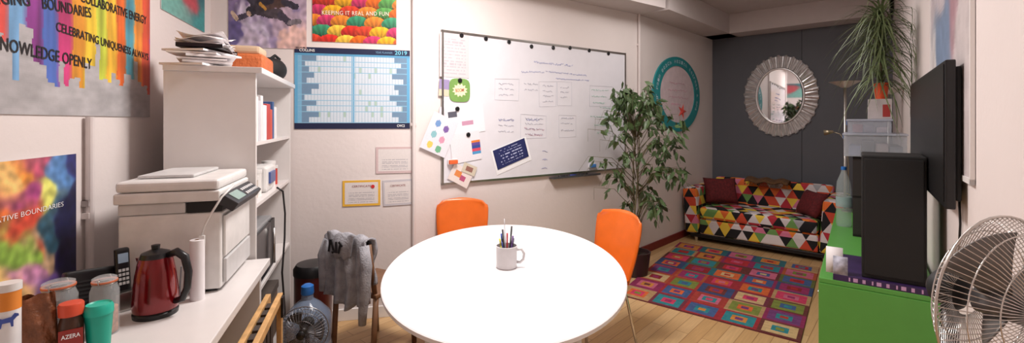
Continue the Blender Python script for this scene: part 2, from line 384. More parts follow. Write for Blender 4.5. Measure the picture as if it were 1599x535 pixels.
scrib([(922,140,948,142,.009),(922,150,945,151,.009),(924,160,942,161,.009),(920,182,950,183,.01),(926,195,955,196,.01),(930,207,952,208,.01),(935,168,968,170,.009)],mk_gr,'handwriting')
scrib([(817,200,848,203,.011),(822,210,845,211,.01)],mk_rd,'handwriting')
rects([(771,808,122,157),(840,867,127,166),(869,890,128,165),(919,955,134,166),(812,850,179,216),(871,898,179,214)],mat('marker_pale',(186,186,198),.6))
mg=None
for i,(u,v) in enumerate(((719,56),(757,61),(793,66),(828,73),(862,75),(888,75),(918,79),(948,84),(716,126),(712,170),(729,210))):
    t,Y=hit(k,u); l=wloc(k,t,zz(Y,v),.0245 if i>7 else .017)
    if mg is None:
        mg=lathe('magnet',[(0,0),(.02,0),(.02,.006),(.016,.01),(0,.01)],black,seg=20,loc=l,rot=(math.pi/2,0,ang(k))); o=mg
    else:
        o=mg.copy(); o.location=l; COL.objects.link(o)
    top(o,'small round black magnet on the whiteboard','magnet','round magnets on the whiteboard')
def note(u0,u1,v0,v1,f,lab,tilt=0,name='paper_sheet',off=.018,nx=40,ny=40,cat='paper'):
    a,z_,w_,h_=wq(k,u0,u1,v0,v1)
    p=paint(name,w_,h_,nx,ny,f,vm,t=.002,loc=wloc(k,a,z_,off),rot=(0,tilt,ang(k))); top(p,lab,cat); return p,w_,h_
def lines(bg,fg,n=12,x0=.12,x1=.88,d=.4):
    return lambda u,v:(fg if (x0<u<x1 and (v*n)%1<d and nz(u*18,int(v*n)*3.3)>-.15 and .08<v<.92) else bg)
note(685,731,53,121,lines((.84,.80,.81),(.74,.71,.74),14),'sheet of faint printed text pinned with magnets')
note(684,700,124,150,lambda u,v:(.62,.56,.72) if v>.4 else (.85,.8,.7),'small lilac leaflet under a magnet',.05)
note(683,712,168,212,lines((.86,.84,.87),(.68,.68,.74),8),'white handwritten sheet partly under other papers',.1,off=.016)
note(694,754,164,209,lambda u,v:(.35,.35,.4) if (.08<u<.3 and .62<v<.82) else ((.8,.6,.7) if (.4<u<.7 and .3<v<.45) else (.95,.94,.96)),'white printed card with dark heading',-.12,off=.019)
def circ(u,v):
    for x,y,c in((.3,.75,(.45,.6,.8)),(.65,.7,(.5,.38,.65)),(.3,.45,(.55,.75,.78)),(.65,.4,(.85,.6,.7)),(.3,.17,(.9,.8,.4)),(.65,.14,(.45,.7,.55))):
        if math.hypot((u-x),(v-y)*1.2)<.11:return c
    return (.90,.89,.92)
note(663,705,180,240,circ,'white sheet with coloured circles hanging at an angle',.42,off=.023)
note(702,748,206,252,lambda u,v:((.4,.3,.6),(.9,.5,.2),(.3,.6,.8),(.85,.3,.4),(.2,.3,.6))[int(v*10)%5] if (u>.7 and .2<v<.68) else (.92,.91,.93),'white card with coloured index tabs',-.12,off=.021)
note(700,734,260,287,lambda u,v:(.9,.55,.3) if (.2<u<.5 and .35<v<.7) else ((.75,.35,.5) if (.5<=u<.75 and .25<v<.55) else (.93,.88,.86)),'small card with a coloured picture',.5,off=.026)
note(719,741,256,271,lambda u,v:(.6,.42,.38) if (.25<u<.75 and .25<v<.75) else (.84,.8,.72),'small picture postcard tucked behind another',.4,off=.030)
note(768,825,223,262,lambda u,v:(.97,.97,.98),'white backing sheet behind the navy card',-.3,off=.018)
a,z_,w_,h_=wq(k,770,821,224,255)
p=thing('card','navy postcard with white handwriting style print','card',wloc(k,a,z_,.022),ang(k)); p.rotation_euler=(0,-.3,ang(k))
paint('printed_sheet',w_,h_,60,40,lambda u,v:(.8,.82,.95) if (.15<u<.85 and (v*7)%1<.3 and .12<v<.88 and nz(u*25,int(v*7)*5.1)>0) else (.14,.17,.38),vm,p,t=.002)
t,Y=hit(k,716)
p=thing('magnetic_badge','rounded square green comic burst badge','badge',wloc(k,t,zz(Y,141),.018),ang(k))
bm=bmesh.new(); vs=[]
for i in range(40):
    a_=2*math.pi*i/40; q=(abs(math.cos(a_))**4+abs(math.sin(a_))**4)**-.25; vs.append((.1*q*math.cos(a_),.1*q*math.sin(a_)))
F0=[bm.verts.new((x,0,z)) for x,z in vs]; F1=[bm.verts.new((x,-.006,z)) for x,z in vs]
for i in range(40): bm.faces.new((F0[i],F0[(i+1)%40],F1[(i+1)%40],F1[i]))
bm.faces.new(F0);bm.faces.new(F1[::-1]); mobj('plate',bm,mat('badge_green',(120,160,84),.5),p)
bm=bmesh.new(); vs=[]
for i in range(24):
    r=.076 if i%2 else .054; vs.append(bm.verts.new((r*math.cos(i*math.pi/12),-.008,.8*r*math.sin(i*math.pi/12))))
bm.faces.new(vs); mobj('burst',bm,mat('badge_yellow',(240,238,190),.5),p)
text('BOOM!',.085,.03,mat('ink_red',(170,60,50),.6),p,(0,-.0095,0),.1)
def eraser(u,v,m,lab,kk=k):
    t,Y=hit(kk,u); p=thing('board_eraser',lab,'eraser',wloc(kk,t,zz(Y,v),.0235),ang(kk)); 
    box('felt',(-.045,.045,-.012,0,-.022,.022),paperm,p,.003); box('grip',(-.04,.04,-.035,-.012,-.018,.018),m,p,.008)
eraser(704,252,mat('eraser_orange',(225,100,50),.5),'small orange magnetic board eraser'); eraser(921,258,mat('eraser_blue',(70,130,200),.5),'small blue magnetic board eraser')
tp,_=hit(k,898)
for i,(dx,c) in enumerate(((-.2,(30,30,35)),(-.05,(40,60,150)),(.08,(30,30,35)))):
    p=thing('marker_pen','whiteboard marker lying in the tray','marker',wloc(k,tp+dx,zB-.0125,.036),ang(k),'markers in the tray')
    tube('barrel',[(-.05,0,0),(.03,0,0)],.0075,mat('mk%d'%i,c,.4),p); tube('cap',[(.03,0,0),(.06,0,0)],.0085,black,p)
# ------------------------------------------------------------ teal sign on alcove wall
k='alcove_side'; t,Y=hit(k,1057)
sg=thing('round_sign','teal ring sign with curved lettering and a red starfish','sign',wloc(k,t,1.91,.002),ang(k))
def ell(rx,rz,y0,y1,n=56,rin=None):
    bm=bmesh.new()
    def ring(a,b,y): return [bm.verts.new((a*math.cos(2*math.pi*i/n),y,b*math.sin(2*math.pi*i/n))) for i in range(n)]
    A=ring(rx,rz,y0);B=ring(rx,rz,y1)
    for i in range(n): bm.faces.new((A[i],A[(i+1)%n],B[(i+1)%n],B[i]))
    if rin:
        C_=ring(rin[0],rin[1],y0);D_=ring(rin[0],rin[1],y1)
        for i in range(n):
            j=(i+1)%n; bm.faces.new((C_[i],D_[i],D_[j],C_[j])); bm.faces.new((B[i],B[j],D_[j],D_[i])); bm.faces.new((A[i],C_[i],C_[j],A[j]))
    else: bm.faces.new(A[::-1]); bm.faces.new(B)
    return bm
RX,RZ=.70,.49
mobj('ring',ell(RX,RZ,-.0,-.02,rin=(RX*.74,RZ*.76)),mat('teal_paint',(30,140,145),.5),sg)
mobj('centre_panel',ell(RX*.75,RZ*.77,-.0,-.012),mat('pinkish_panel',(218,200,205),.7),sg)
msg='Your Palm Beach Health Retreat & Spa'
for i,ch in enumerate(msg):
    if ch==' ':continue
    th=math.radians(205-230*i/(len(msg)-1)); rx,rz=RX*.87,RZ*.88
    text(ch,.04,.045,mat('sign_pale',(195,215,228),.6),sg,(rx*math.cos(th),-.022,rz*math.sin(th)),th-math.pi/2,bold=0)
bm=bmesh.new()
for (x0,z,x1) in((-.25,.14,.2),(-.3,.05,.28),(-.28,-.04,.3),(-.2,-.13,.1)):
    pl=[(x0+(x1-x0)*i/30,-.014,z+random.uniform(-.015,.015)) for i in range(31)]; addtube(bm,pl,.002,4)
mobj('handwriting',bm,mat('pink_ink',(205,150,170),.6),sg)
bm=bmesh.new(); c=bm.verts.new((.13,-.034,-.22)); vs=[bm.verts.new((.13+(.14 if i%2==0 else .05)*math.sin(i*math.pi/5+.3),-.013,-.22+(.11 if i%2==0 else .04)*math.cos(i*math.pi/5+.3))) for i in range(10)]
for i in range(10): bm.faces.new((c,vs[i],vs[(i+1)%10]))
bm.faces.new(vs); mobj('starfish',bm,mat('starfish_red',(215,80,70),.6),sg)
# ------------------------------------------------------------ sunburst mirror
k='far'; t,Y=hit(k,1218)
mr=thing('wall_mirror','round sunburst mirror with faceted mirrored border','mirror',wloc(k,t,1.905,.004),ang(k))
RX,RZ=.455,.565
mirror=mat('mirror_silver',(240,240,242),.03,1,var=.01); facet=mat('mirror_facets',(228,226,226),.25,.7,var=.16,nscale=22)
mobj('backing',ell(RX*.97,RZ*.97,0,-.012),lightgrey,mr)
bm=bmesh.new(); N=60
for i in range(N):
    a0=2*math.pi*i/N; a1=2*math.pi*(i+.9)/N; am=(a0+a1)/2; ro=1.0 if i%2 else .965; tw=.012 if i%2 else -.004
    def P_(r,a,y): return bm.verts.new((RX*r*math.cos(a),y,RZ*r*math.sin(a)))
    q=[P_(.62,a0,-.03),P_(.62,a1,-.03+tw),P_(ro,a1,-.018+tw),P_(ro,a0,-.018)]; m1=P_(.62,am,-.036);m2=P_(ro,am,-.036)
    b_=[P_(.62,a0,-.01),P_(.62,a1,-.01),P_(ro,a1,-.01),P_(ro,a0,-.01)]
    bm.faces.new((q[0],m1,m2,q[3]));bm.faces.new((m1,q[1],q[2],m2)); bm.faces.new((q[3],m2,q[2],b_[2],b_[3])); bm.faces.new((q[0],q[3],b_[3],b_[0])); bm.faces.new((q[1],b_[1],b_[2],q[2])); bm.faces.new((q[0],b_[0],b_[1],q[1],m1))
mobj('sunburst_border',bm,facet,mr)
mobj('mirror_glass',ell(RX*.6,RZ*.66,-.0,-.012),mirror,mr,loc=(0,-.032,0),rot=(0,0,-.075))
bm=bmesh.new(); addtube(bm,[(RX*.63*math.cos(2*math.pi*i/48),-.035,RZ*.67*math.sin(2*math.pi*i/48)) for i in range(48)],.016,8,True); mobj('inner_rim',bm,facet,mr,smooth=True)

# ------------------------------------------------------------ left side furniture
AL=ang('left'); LP,LD,_,_=wframe('left')
def LW(s,q,z): return (LP.x+LD.x*s+LD.y*q, LP.y+LD.y*s-LD.x*q, z)
DZ=.85
lam=mat('white_laminate',(226,221,219),.3,var=.015)
dk=thing('desk','white laminate worktop desk against the wall','desk',LW(0,0,0),AL)
box('top',(.03,1.28,-.62,-.012,DZ-.035,DZ),lam,dk,.004)
box('side_panel',(1.24,1.275,-.58,-.03,0,DZ-.036),lam,dk,.002); box('side_panel',(.05,.085,-.58,-.03,0,DZ-.036),lam,dk,.002)
box('back_panel',(.09,1.235,-.05,-.03,.3,DZ-.036),lam,dk,.002)
cb=thing('shelving_unit','tall white open shelving unit filled with office supplies','shelving unit',LW(0,0,0),AL)
T=1.83; s0,s1=1.30,2.42; q0,q1=.15,.55
box('side_panel',(s0,s0+.022,-q1,-q0,0,T-.03),lam,cb,.002); box('side_panel',(s1-.022,s1,-q1,-q0,0,T-.03),lam,cb,.002)
box('back_panel',(s0+.022,s1-.022,-q0-.012,-q0,0,T-.03),lam,cb,0)
box('top_panel',(s0-.01,s1+.01,-q1-.03,-q0,T-.03,T),lam,cb,.003)
SH=[1.445,1.12,.65,.08]
for z in SH: box('shelf',(s0+.023,s1-.023,-q1+.005,-q0-.013,z-.02,z),lam,cb,.001)
bc=[((235,232,230),.24,.07),((205,205,212),.22,.05),((230,225,225),.25,.06),((235,235,240),.2,.09),((190,60,50),.21,.10),((200,80,60),.18,.06),((60,90,140),.23,.05),((230,225,225),.2,.08)]
s=1.335
for i,(c,hh,wd) in enumerate(bc):
    p=thing('book','upright %s-toned file or packet on the shelf'%('pale' if sum(c)>500 else 'strong'),'book',LW(s+wd/2,.46,SH[0]),AL,'books and packets on the upper shelf')
    box('cover',(-wd/2,wd/2,-.08,.12,0,hh),mat('book%d'%i,c,.5),p,.002); box('pages',(-wd/2+.004,wd/2-.004,-.074,.122,.004,hh+.001),paperm,p,0)
    s+=wd+.004
for i,(sx,r,hh,c) in enumerate(((1.40,.035,.14,(225,225,230)),(1.49,.03,.17,(60,90,160)),(1.57,.035,.1,(200,190,180)),(1.66,.035,.13,(230,228,225)),(2.05,.04,.15,(235,232,230)),(2.16,.035,.11,(190,60,50)))):
    p=thing('tub','small lidded tub on the shelf','tub',LW(sx,.47,SH[1]),AL,'tubs on the middle shelf')
    lathe('body',[(0,0),(r,0),(r,hh),(0,hh)],mat('tin%d'%i,c,.4),p); lathe('lid',[(0,hh),(r*1.06,hh),(r*1.06,hh+.02),(0,hh+.02)],offw,p)
p=thing('label_machine','small rounded white desktop machine on the shelf','office machine',LW(1.86,.44,SH[1]),AL)
box('body',(-.12,.12,-.08,.12,0,.16),offw,p,.03,seg=4); box('panel',(-.08,.08,-.092,-.078,.05,.12),mat('blue_panel',(70,90,150),.3),p,.003)
p=thing('microwave','grey microwave oven with dark glass door','microwave',LW(1.62,.36,SH[2]),AL)
box('body',(-.26,.26,-.16,.16,.0,.31),greym,p,.008); box('door',(-.25,.12,-.18,-.161,.015,.295),mat('dark_glass',(45,45,50),.15),p,.004)
box('control_panel',(.13,.25,-.178,-.161,.015,.295),black,p,.003); tube('handle',[(.1,-.2,.05),(.1,-.2,.26)],.008,steel,p)
for i,(a_,b_) in enumerate(((1.4,1.75),(1.85,2.3))):
    p=thing('storage_box','cardboard storage box on the bottom shelf','box',LW((a_+b_)/2,.34,SH[3]),AL,'boxes on the bottom shelf')
    box('body',(-.17,.17,-.15,.15,0,.3),mat('box_brown',(120,100,85),.8),p,.004); box('lid',(-.178,.178,-.158,.158,.3,.35),mat('box_lid',(90,80,75),.8),p,.004)
p=thing('power_cable','loose black cable hanging in front of the shelves','cable',LW(1.9,.565,0),AL)
tube('cord',[(0,0.02,1.13),(.02,-.012,1.1),(.05,-.02,.95),(.0,-.025,.8),(-.06,-.02,.6),(.03,-.02,.35),(.08,-.02,.006)],.006,black,p,8)
for i in range(6):
    o=boxes('paper_stack',[(-.15,.15,-.105,.105,0,.008+.006*random.random())],paperm,loc=LW(1.44+random.uniform(-.015,.015),.29+random.uniform(-.03,.02),T+.0145*i+.001),rot=(0,0,AL+random.uniform(-.35,.35)))
    top(o,'loose pile of white papers on top of the shelving','papers','papers piled on the shelving')
p=thing('letter_tray','black letter tray with folded papers','tray',LW(1.44,.30,T+.092),AL)
boxes('tray',[(-.14,.14,-.1,.1,0,.004),(-.14,-.136,-.1,.1,0,.02),(.136,.14,-.1,.1,0,.02),(-.14,.14,.096,.1,0,.02)],black,p)
for i in range(5): sheet('paper',lambda u,v,i=i:((u-.5)*(.26+.03*math.sin(i*3)),(v-.5)*.2+.01*math.sin(i*7),.012+i*.012+.014*math.sin(u*6+i*2)+.012*math.sin(v*5+i*2)),10,8,paperm,p,.001)
p=thing('paper_bag','orange bag and parcel on top of the shelving','bag',LW(1.8,.40,T),AL)
box('bag',(-.15,.15,-.12,.12,0,.12),mat('orange_bag',(205,110,60),.6,bump=.6),p,.03,seg=3); box('wrapped_parcel',(-.11,.09,-.09,.09,.121,.17),mat('cream',(215,190,160),.7),p,.015)
p=thing('shoulder_bag','black soft bag slumped on top of the shelving','bag',LW(2.15,.44,T),AL)
sheet('body',lambda u,v:((.20+.02*math.sin(v*9))*math.cos(u*2*math.pi)*math.sin(v*math.pi)**.6,(.12+.01*math.sin(u*20))*math.sin(u*2*math.pi)*math.sin(v*math.pi)**.6,.075-.075*math.cos(v*math.pi)*(1+.12*math.sin(u*12)*(v>.5))),32,12,blackm,p,0)
tube('strap',[(-.12,0,.1),(-.05,-.06,.17),(.05,-.07,.16),(.12,-.02,.09)],.01,blackm,p)

# printer
pr=thing('printer','off-white multifunction laser printer with flatbed scanner','printer',LW(.83,0,DZ),AL)
box('body',(0,.44,-.52,-.17,.012,.33),offw,pr,.012,seg=3)
box('paper_drawer',(.02,.42,-.535,-.521,.03,.13),lightgrey,pr,.004); box('output_slot',(-.001,.43,-.523,-.40,.331,.374),blackm,pr,.002)
box('front_door',(.02,.42,-.532,-.521,.14,.31),offw,pr,.004)
boxes('vent',[(.1+i*.03,.115+i*.03,-.18,-.168,.08,.2) for i in range(5)],greym,pr)
box('scanner_neck',(.0,.44,-.395,-.17,.331,.375),lightgrey,pr,.006)
box('scanner_bed',(-.015,.455,-.52,-.16,.376,.42),offw,pr,.01,seg=3); box('scanner_lid',(-.012,.45,-.515,-.165,.422,.465),offw,pr,.016,seg=3)
box('document_feeder',(.08,.42,-.4,-.2,.466,.48),lightgrey,pr,.008)
box('control_panel',(-.012,.42,-.075,0,-.03,.012),mat('panel_grey',(48,48,52),.4),pr,.006,loc=(0,-.518,.395),rot=(.6,0,0))
box('display',(.03,.16,-.062,-.015,.012,.015),mat('lcd',(150,170,160),.2),pr,.001,loc=(0,-.518,.395),rot=(.6,0,0))
boxes('keypad',[(.19+.03*i,.21+.03*i,-.06+.027*j,-.047+.027*j,.012,.016) for i in range(7) for j in range(2)],lightgrey,pr,loc=(0,-.518,.395),rot=(.6,0,0))
for x in(.02,.38):
    for y in(-.5,-.23): box('foot',(x,x+.04,y,y+.04,0,.0115),black,pr,0)
p=thing('usb_cable','white cable with plug hanging off the printer','cable',LW(.80,.5,DZ),AL)
tube('cord',[(.08,-.055,.435),(.03,-.055,.425),(-.035,-.04,.40),(-.035,.0,.33),(-.03,.02,.29),(-.03,.03,.25)],.004,offw,p); box('plug',(-.036,-.024,.02,.04,.21,.25),offw,p,.002)
# kettle
kt=thing('kettle','glossy red electric kettle with black handle','kettle',LW(.655,.36,DZ),AL-1.9); kt.scale=(.86,.86,.97)
redk=mat('kettle_red',(120,12,20),.15,.4,coat=.6)
lathe('base',[(0,0),(.078,0),(.08,.015),(.072,.022),(0,.022)],black,kt)
lathe('body',[(0,.023),(.078,.023),(.082,.04),(.08,.08),(.072,.15),(.062,.2),(.058,.215),(0,.215)],redk,kt,40)
lathe('lid',[(0,.215),(.056,.215),(.05,.232),(.02,.243),(0,.245)],black,kt); lathe('lid_knob',[(0,.243),(.014,.243),(.016,.26),(0,.263)],black,kt)
tube('handle',[(.052,0,.222),(.09,0,.235),(.125,0,.215),(.14,0,.16),(.135,0,.1),(.115,0,.06),(.083,0,.05)],[.012,.015,.016,.015,.014,.013,.011],black,kt,12)
bm=bmesh.new(); v=[bm.verts.new(p_) for p_ in((-.052,-.022,.213),(-.052,.022,.213),(-.088,0,.21),(-.068,0,.165),(-.064,-.012,.18),(-.064,.012,.18))]
for f in((0,2,1),(0,4,2),(4,3,2),(3,5,2),(5,1,2)): bm.faces.new([v[i] for i in f])
mobj('spout',bm,redk,kt)
box('water_window',(-.006,.006,-.0805,-.074,.06,.17),mat('grey_window',(120,120,125),.2),kt,.001,rot=(0.06,0,2.2),label='grey water level window')
p=thing('paper_roll','slim white paper roll standing upright','paper roll',LW(.768,.455,DZ),AL)
lathe('roll',[(.009,0),(.025,0),(.025,.235),(.009,.235),(.009,0)],paperm,p); lathe('cardboard_core',[(.0085,.001),(.009,.001),(.009,.236),(.0075,.236),(.0075,.001)],mat('card',(170,140,110),.8),p)
p=thing('cordless_phone','black cordless phone in silver charging cradle','phone',LW(.75,.225,DZ),AL-.9)
box('cradle',(-.035,.035,-.04,.03,0,.07),steel,p,.008); box('handset',(-.022,.022,-.012,.014,.05,.225),black,p,.01,rot=(-.12,0,0),seg=3)
box('screen',(-.015,.015,-.0135,-.0115,.17,.205),mat('phone_lcd',(150,170,190),.2),p,0,rot=(-.12,0,0)); boxes('keypad',[(-.015+.011*i,-.007+.011*i,-.0145,-.0115,.09+.016*j,.10+.016*j) for i in range(3) for j in range(4)],lightgrey,p,rot=(-.12,0,0))
p=thing('router','black wireless router standing on edge','router',LW(.69,.14,DZ),AL-.7)
box('case',(-.075,.075,-.016,.016,.01,.17),black,p,.01,rot=(-.12,.12,0),seg=3); box('stand',(-.05,.05,-.04,.03,0,.012),black,p,.003)
boxes('vents',[(-.06,.06,-.018,-.015,.03+.014*j,.036+.014*j) for j in range(8)],blackm,p,rot=(-.12,.12,0))
def cork_jar(s,q,r,h,lab,fill,name='storage_jar',fl=.5):
    p=thing(name,lab,'jar',LW(s,q,DZ),AL,'glass storage jars on the worktop')
    lathe('glass_body',[(0,.003),(r*.95,0),(r,.01),(r,h*.75),(r*.82,h*.86),(r*.82,h*.9)],glass,p)
    lathe('contents',[(0,.005),(r*.9,.005),(r*.9,h*fl),(0,h*(fl+.02))],fill,p)
    lathe('rubber_seal',[(r*.7,h*.9),(r*.9,h*.9),(r*.9,h*.925),(r*.7,h*.925)],mat('seal_orange',(205,110,70),.6),p)
    lathe('lid',[(0,h*.985),(r*.6,h),(r*.86,h*.97),(r*.86,h*.926),(0,h*.926)],glass,p)
    bm=bmesh.new(); addtube(bm,[(r*.84*math.cos(a),r*.84*math.sin(a),h*.88) for a in [2*math.pi*i/24 for i in range(24)]],.0016,6,True)
    addtube(bm,[(r*.84,0,h*.88),(r*1.15,0,h*.82),(r*1.1,0,h*.7)],.0018,6); addtube(bm,[(r*.9,0,h*.97),(r*1.15,0,h*.9),(r*.9,0,h*.85)],.0018,6)
    addtube(bm,[(-r*.84,0,h*.88),(-r*1.05,0,h*.93),(-r*.8,0,h*.98)],.0018,6)
    mobj('wire_clasp',bm,steel,p,smooth=True)
cork_jar(.53,.265,.038,.19,'clip-top glass jar with pale contents and orange seal',mat('sweets',(185,130,100),.7,var=.4,nscale=60),fl=.45)
cork_jar(.49,.165,.046,.20,'large clip-top glass jar of dark coffee',mat('coffee',(60,38,25),.8,var=.4,nscale=80),fl=.62)
p=thing('travel_cup','turquoise insulated travel cup with lid','cup',LW(.38,.318,DZ),AL)
teal=mat('cup_teal',(20,165,140),.4); lathe('cup_body',[(0,0),(.026,0),(.033,.118),(.033,.12),(0,.12)],teal,p); lathe('cup_lid',[(0,.12),(.035,.12),(.035,.14),(.03,.15),(.026,.146),(0,.146)],mat('cup_lid',(35,180,155),.4),p)
p=thing('coffee_jar','glass instant coffee jar with orange-red lid','jar',LW(.352,.265,DZ),AL)
lathe('jar_body',[(0,0),(.027,0),(.028,.02),(.028,.11),(.022,.135),(0,.135)],mat('coffee_dark',(70,42,28),.3),p); lathe('lid',[(0,.135),(.028,.135),(.029,.165),(.026,.17),(0,.17)],mat('lid_redorange',(215,80,50),.4),p)
box('label_band',(-.026,.026,-.0305,-.026,.03,.1),mat('label_red',(150,40,30),.5),p,.001,rot=(0,0,-AL+.75)); text('AZERA',.04,.012,inkw,p,(0,0,.082),0,rot=(0,0,-AL+.75)).data.transform(Matrix.Translation((0,-.0315,0)))
p=thing('coffee_packet','brown foil packet with folded top','packet',LW(.335,.19,DZ),AL-1.2)
sheet('pouch',lambda u,v:((.052-.01*v)*math.cos(2*math.pi*u),(.03*(1-v**2)+.003)*math.sin(2*math.pi*u)+.005*math.sin(u*40+v*9),.205*v+.006*math.sin(u*25)),40,12,mat('kraft',(130,78,48),.4,var=.35,bump=.8,nscale=25),p,0)
p=thing('dog_treat_tube','white cardboard tube with orange band and dog emblem','tube',LW(.258,.177,DZ),AL)
lathe('tube_body',[(0,0),(.025,0),(.025,.2),(0,.2)],mat('tube_white',(232,230,230),.4),p); lathe('orange_band',[(.0255,.2),(.0255,.25),(0,.25)],mat('tube_orange',(232,140,50),.5),p); lathe('lid',[(0,.25),(.027,.25),(.027,.27),(0,.27)],offw,p)
r_=-AL+.84
for ch_,zc,hc_ in (('e',.142,.014),('v',.124,.014),('i',.110,.020)):
    o=text(ch_,.013 if ch_!='i' else .005,hc_,ink,p,(.006,0,zc),math.pi/2,rot=(0,0,r_)); o.data.transform(Matrix.Translation((0,-.0262,0)))
bm=bmesh.new(); dog=[(-.016,.0),(-.012,.0),(-.01,.012),(.004,.012),(.006,0),(.01,0),(.01,.016),(.016,.024),(.02,.026),(.019,.032),(.012,.035),(.006,.026),(-.01,.024),(-.018,.03),(-.015,.02)]
bm.faces.new([bm.verts.new((x,-.0265,z+.158)) for x,z in dog]); mobj('dog_emblem',bm,inkb,p,rot=(0,0,r_))
wood=mat('pine',(205,160,105),.5,var=.2,nscale=20); ft=thing('folded_table','folded slatted pine side table with black hinges standing by the desk','folding table',LW(.5,.69,0),AL)
for y in(-.03,.02): 
    box('rail',(-.05,.52,y,y+.022,.72,.755),wood,ft,.003,label='pine rail')
    box('leg',(-.05,-.015,y,y+.022,0,.719),wood,ft,.003); box('leg',(.485,.52,y,y+.022,0,.719),wood,ft,.003)
boxes('slats',[(.0+.075*i,.05+.075*i,-.006,.018,.1,.745) for i in range(6)],mat('slat_dark',(60,50,45),.6),ft)
boxes('hinge',[(.46,.5,-.04,-.031,.66,.75),(-.03,.01,-.04,-.031,.66,.75)],black,ft)
# wire fans
def fan(name,lab,loc,rz,r,hc,mm,wm,nw=44,wr=.001,blm=None):
    f=thing(name,lab,'fan',loc,rz)
    lathe('base',[(0,0),(r*.75,0),(r*.72,.02),(.05,.035),(0,.035)],mm,f)
    tube('pole',[(0,.075,.03),(0,.075,hc-.03)],.012,mm,f)
    tube('motor_housing',[(0,.052,hc),(0,.06,hc),(0,.095,hc),(0,.105,hc)],[.02,.034,.032,.02],blackm,f,20)
    bm=bmesh.new()
    for i in range(nw):
        a=2*math.pi*i/nw; c,s_=math.cos(a),math.sin(a)
        addtube(bm,[(c*r*t,-.055+.055*(t**3.2)+0,s_*r*t+hc) for t in(.2,.45,.7,.85,.95,1)],wr,4)
        addtube(bm,[(c*r*t,.05-.05*(t**3.2),s_*r*t+hc) for t in(.25,.6,.85,1)],wr,4)
    for rr,y in((1,0),(.82,-.027),(.55,-.047),(.55,.043),(.8,.026)):
        addtube(bm,[(math.cos(2*math.pi*i/40)*r*rr,y,math.sin(2*math.pi*i/40)*r*rr+hc) for i in range(40)],.0025 if rr==1 else .0012,6,True)
    mobj('wire_guard',bm,wm,f,smooth=True)
    tube('guard_badge',[(0,-.06,hc),(0,-.054,hc)],r*.17,mm,f,24)
    tube('hub',[(0,-.03,hc),(0,.03,hc)],r*.16,mm,f,20)
    for b in range(3):
        a0=2*math.pi*b/3
        sheet('blade',lambda u,v,a0=a0:((r*(.15+.70*u))*math.cos(a0+(v-.5)*1.1*(.5+.5*u)),(v-.5)*.04,(r*(.15+.70*u))*math.sin(a0+(v-.5)*1.1*(.5+.5*u))+hc),8,8,blm,f,.003)
    return f
wmat=mat('bright_chrome_wire',(225,222,218),.25,.85)
fan('pedestal_fan','small dark wire-guard fan beside the desk',(-1.06,2.28,0),.2,.12,.49,black,mat('dark_chrome_wire',(140,138,140),.3,.9),nw=40,blm=mat('fan_blade_dark',(70,70,74),.45,.3))
fan('pedestal_fan','large bright chrome wire-guard pedestal fan near the green cabinet',(.872,.80,0),.24,.156,1.225,mat('fan_grey',(105,103,103),.35,.6),wmat,nw=84,wr=.0009,blm=mat('fan_blade',(135,132,130),.4,.5))
p=thing('water_bottle','large pale blue water cooler bottle with blue cap','water bottle',(-1.25,2.74,0),0)
pf=[(0,.01),(.11,0),(.135,.02),(.14,.06),(.133,.1),(.14,.14),(.14,.19),(.133,.22),(.14,.25),(.14,.33),(.13,.38),(.075,.44),(.035,.47),(.033,.5)]
lathe('bottle_body',pf,blueglass,p,40); lathe('cap',[(0,.5),(.035,.5),(.037,.505),(.035,.55),(.02,.56),(0,.56)],mat('cap_blue',(40,110,190),.4),p)
p=thing('waste_bin','black pedal bin with dark red body','bin',(-1.41,3.18,0),0)
lathe('body',[(0,0),(.115,0),(.125,.02),(.125,.48),(0,.48)],mat('bin_red',(80,18,22),.3,coat=.3),p); lathe('lid',[(0,.48),(.13,.48),(.13,.52),(.11,.55),(0,.56)],black,p); box('pedal',(-.03,.03,-.17,-.12,.015,.03),black,p,.004)
# chair with hoodie
CR=-.5
ch=thing('wooden_chair','dark wooden chair with a hooded jacket over its back','chair',(-1.02,2.93,0),CR)
wd2=mat('chair_wood',(120,85,60),.5,var=.2)
box('seat',(-.2,.2,-.02,.38,.43,.46),wd2,ch,.01)
for x in(-.18,.18):
    tube('leg',[(x,-.03,0),(x,0,.45)],.018,wd2,ch); tube('leg',[(x,.36,0),(x,.34,.43)],.018,wd2,ch)
for x in(-.17,.17): tube('back_post',[(x,-.0,.45),(x,-.05,.78)],.016,wd2,ch)
boxes('backrest',[(-.16,.16,-.055,-.035,.68,.77),(-.16,.16,-.04,-.02,.55,.6)],wd2,ch)
hd=thing('hooded_jacket','light grey hooded sweatshirt with black print draped on a chair','clothing',(-1.02,2.93,0),CR)
gr=mat('hoodie_grey',(158,157,163),.95,var=.25,nscale=18,bump=.6,bscale=120)
def hood(u,v):
    a=(v-.42); x=(u-.5)*(.37+.02*abs(a)*2)
    if a<-.0: z=.815+a*1.0; y=-.08-.022*math.sin(u*24)*min(1,-a*6)-.02*(-a)
    else: z=.815-a*.55; y=-.005+.015*math.sin(u*18)*min(1,a*6)
    if abs(a)<.06: t=a/.06; z=.82-.02*t*t; y=-.045+.04*t
    z+=.03*math.sin(u*7+1)*(abs(a)*2)+.01*math.sin(u*19); return (x+.012*math.sin(v*14),y+.006*math.sin(v*20+u*9),z)
sheet('body',hood,40,36,gr,hd,.012)
sheet('hood',lambda u,v:((u-.5)*.24*(1-.3*v)-.02,-.105-.035*math.sin(v*math.pi)*math.sin(u*math.pi)-.0,.84-.15*v+.01*math.sin(u*15)),16,12,gr,hd,.014)
tube('sleeve',[(-.17,-.08,.78),(-.195,-.095,.68),(-.185,-.10,.56),(-.19,-.10,.45)],[.03,.036,.032,.026],gr,hd,12)
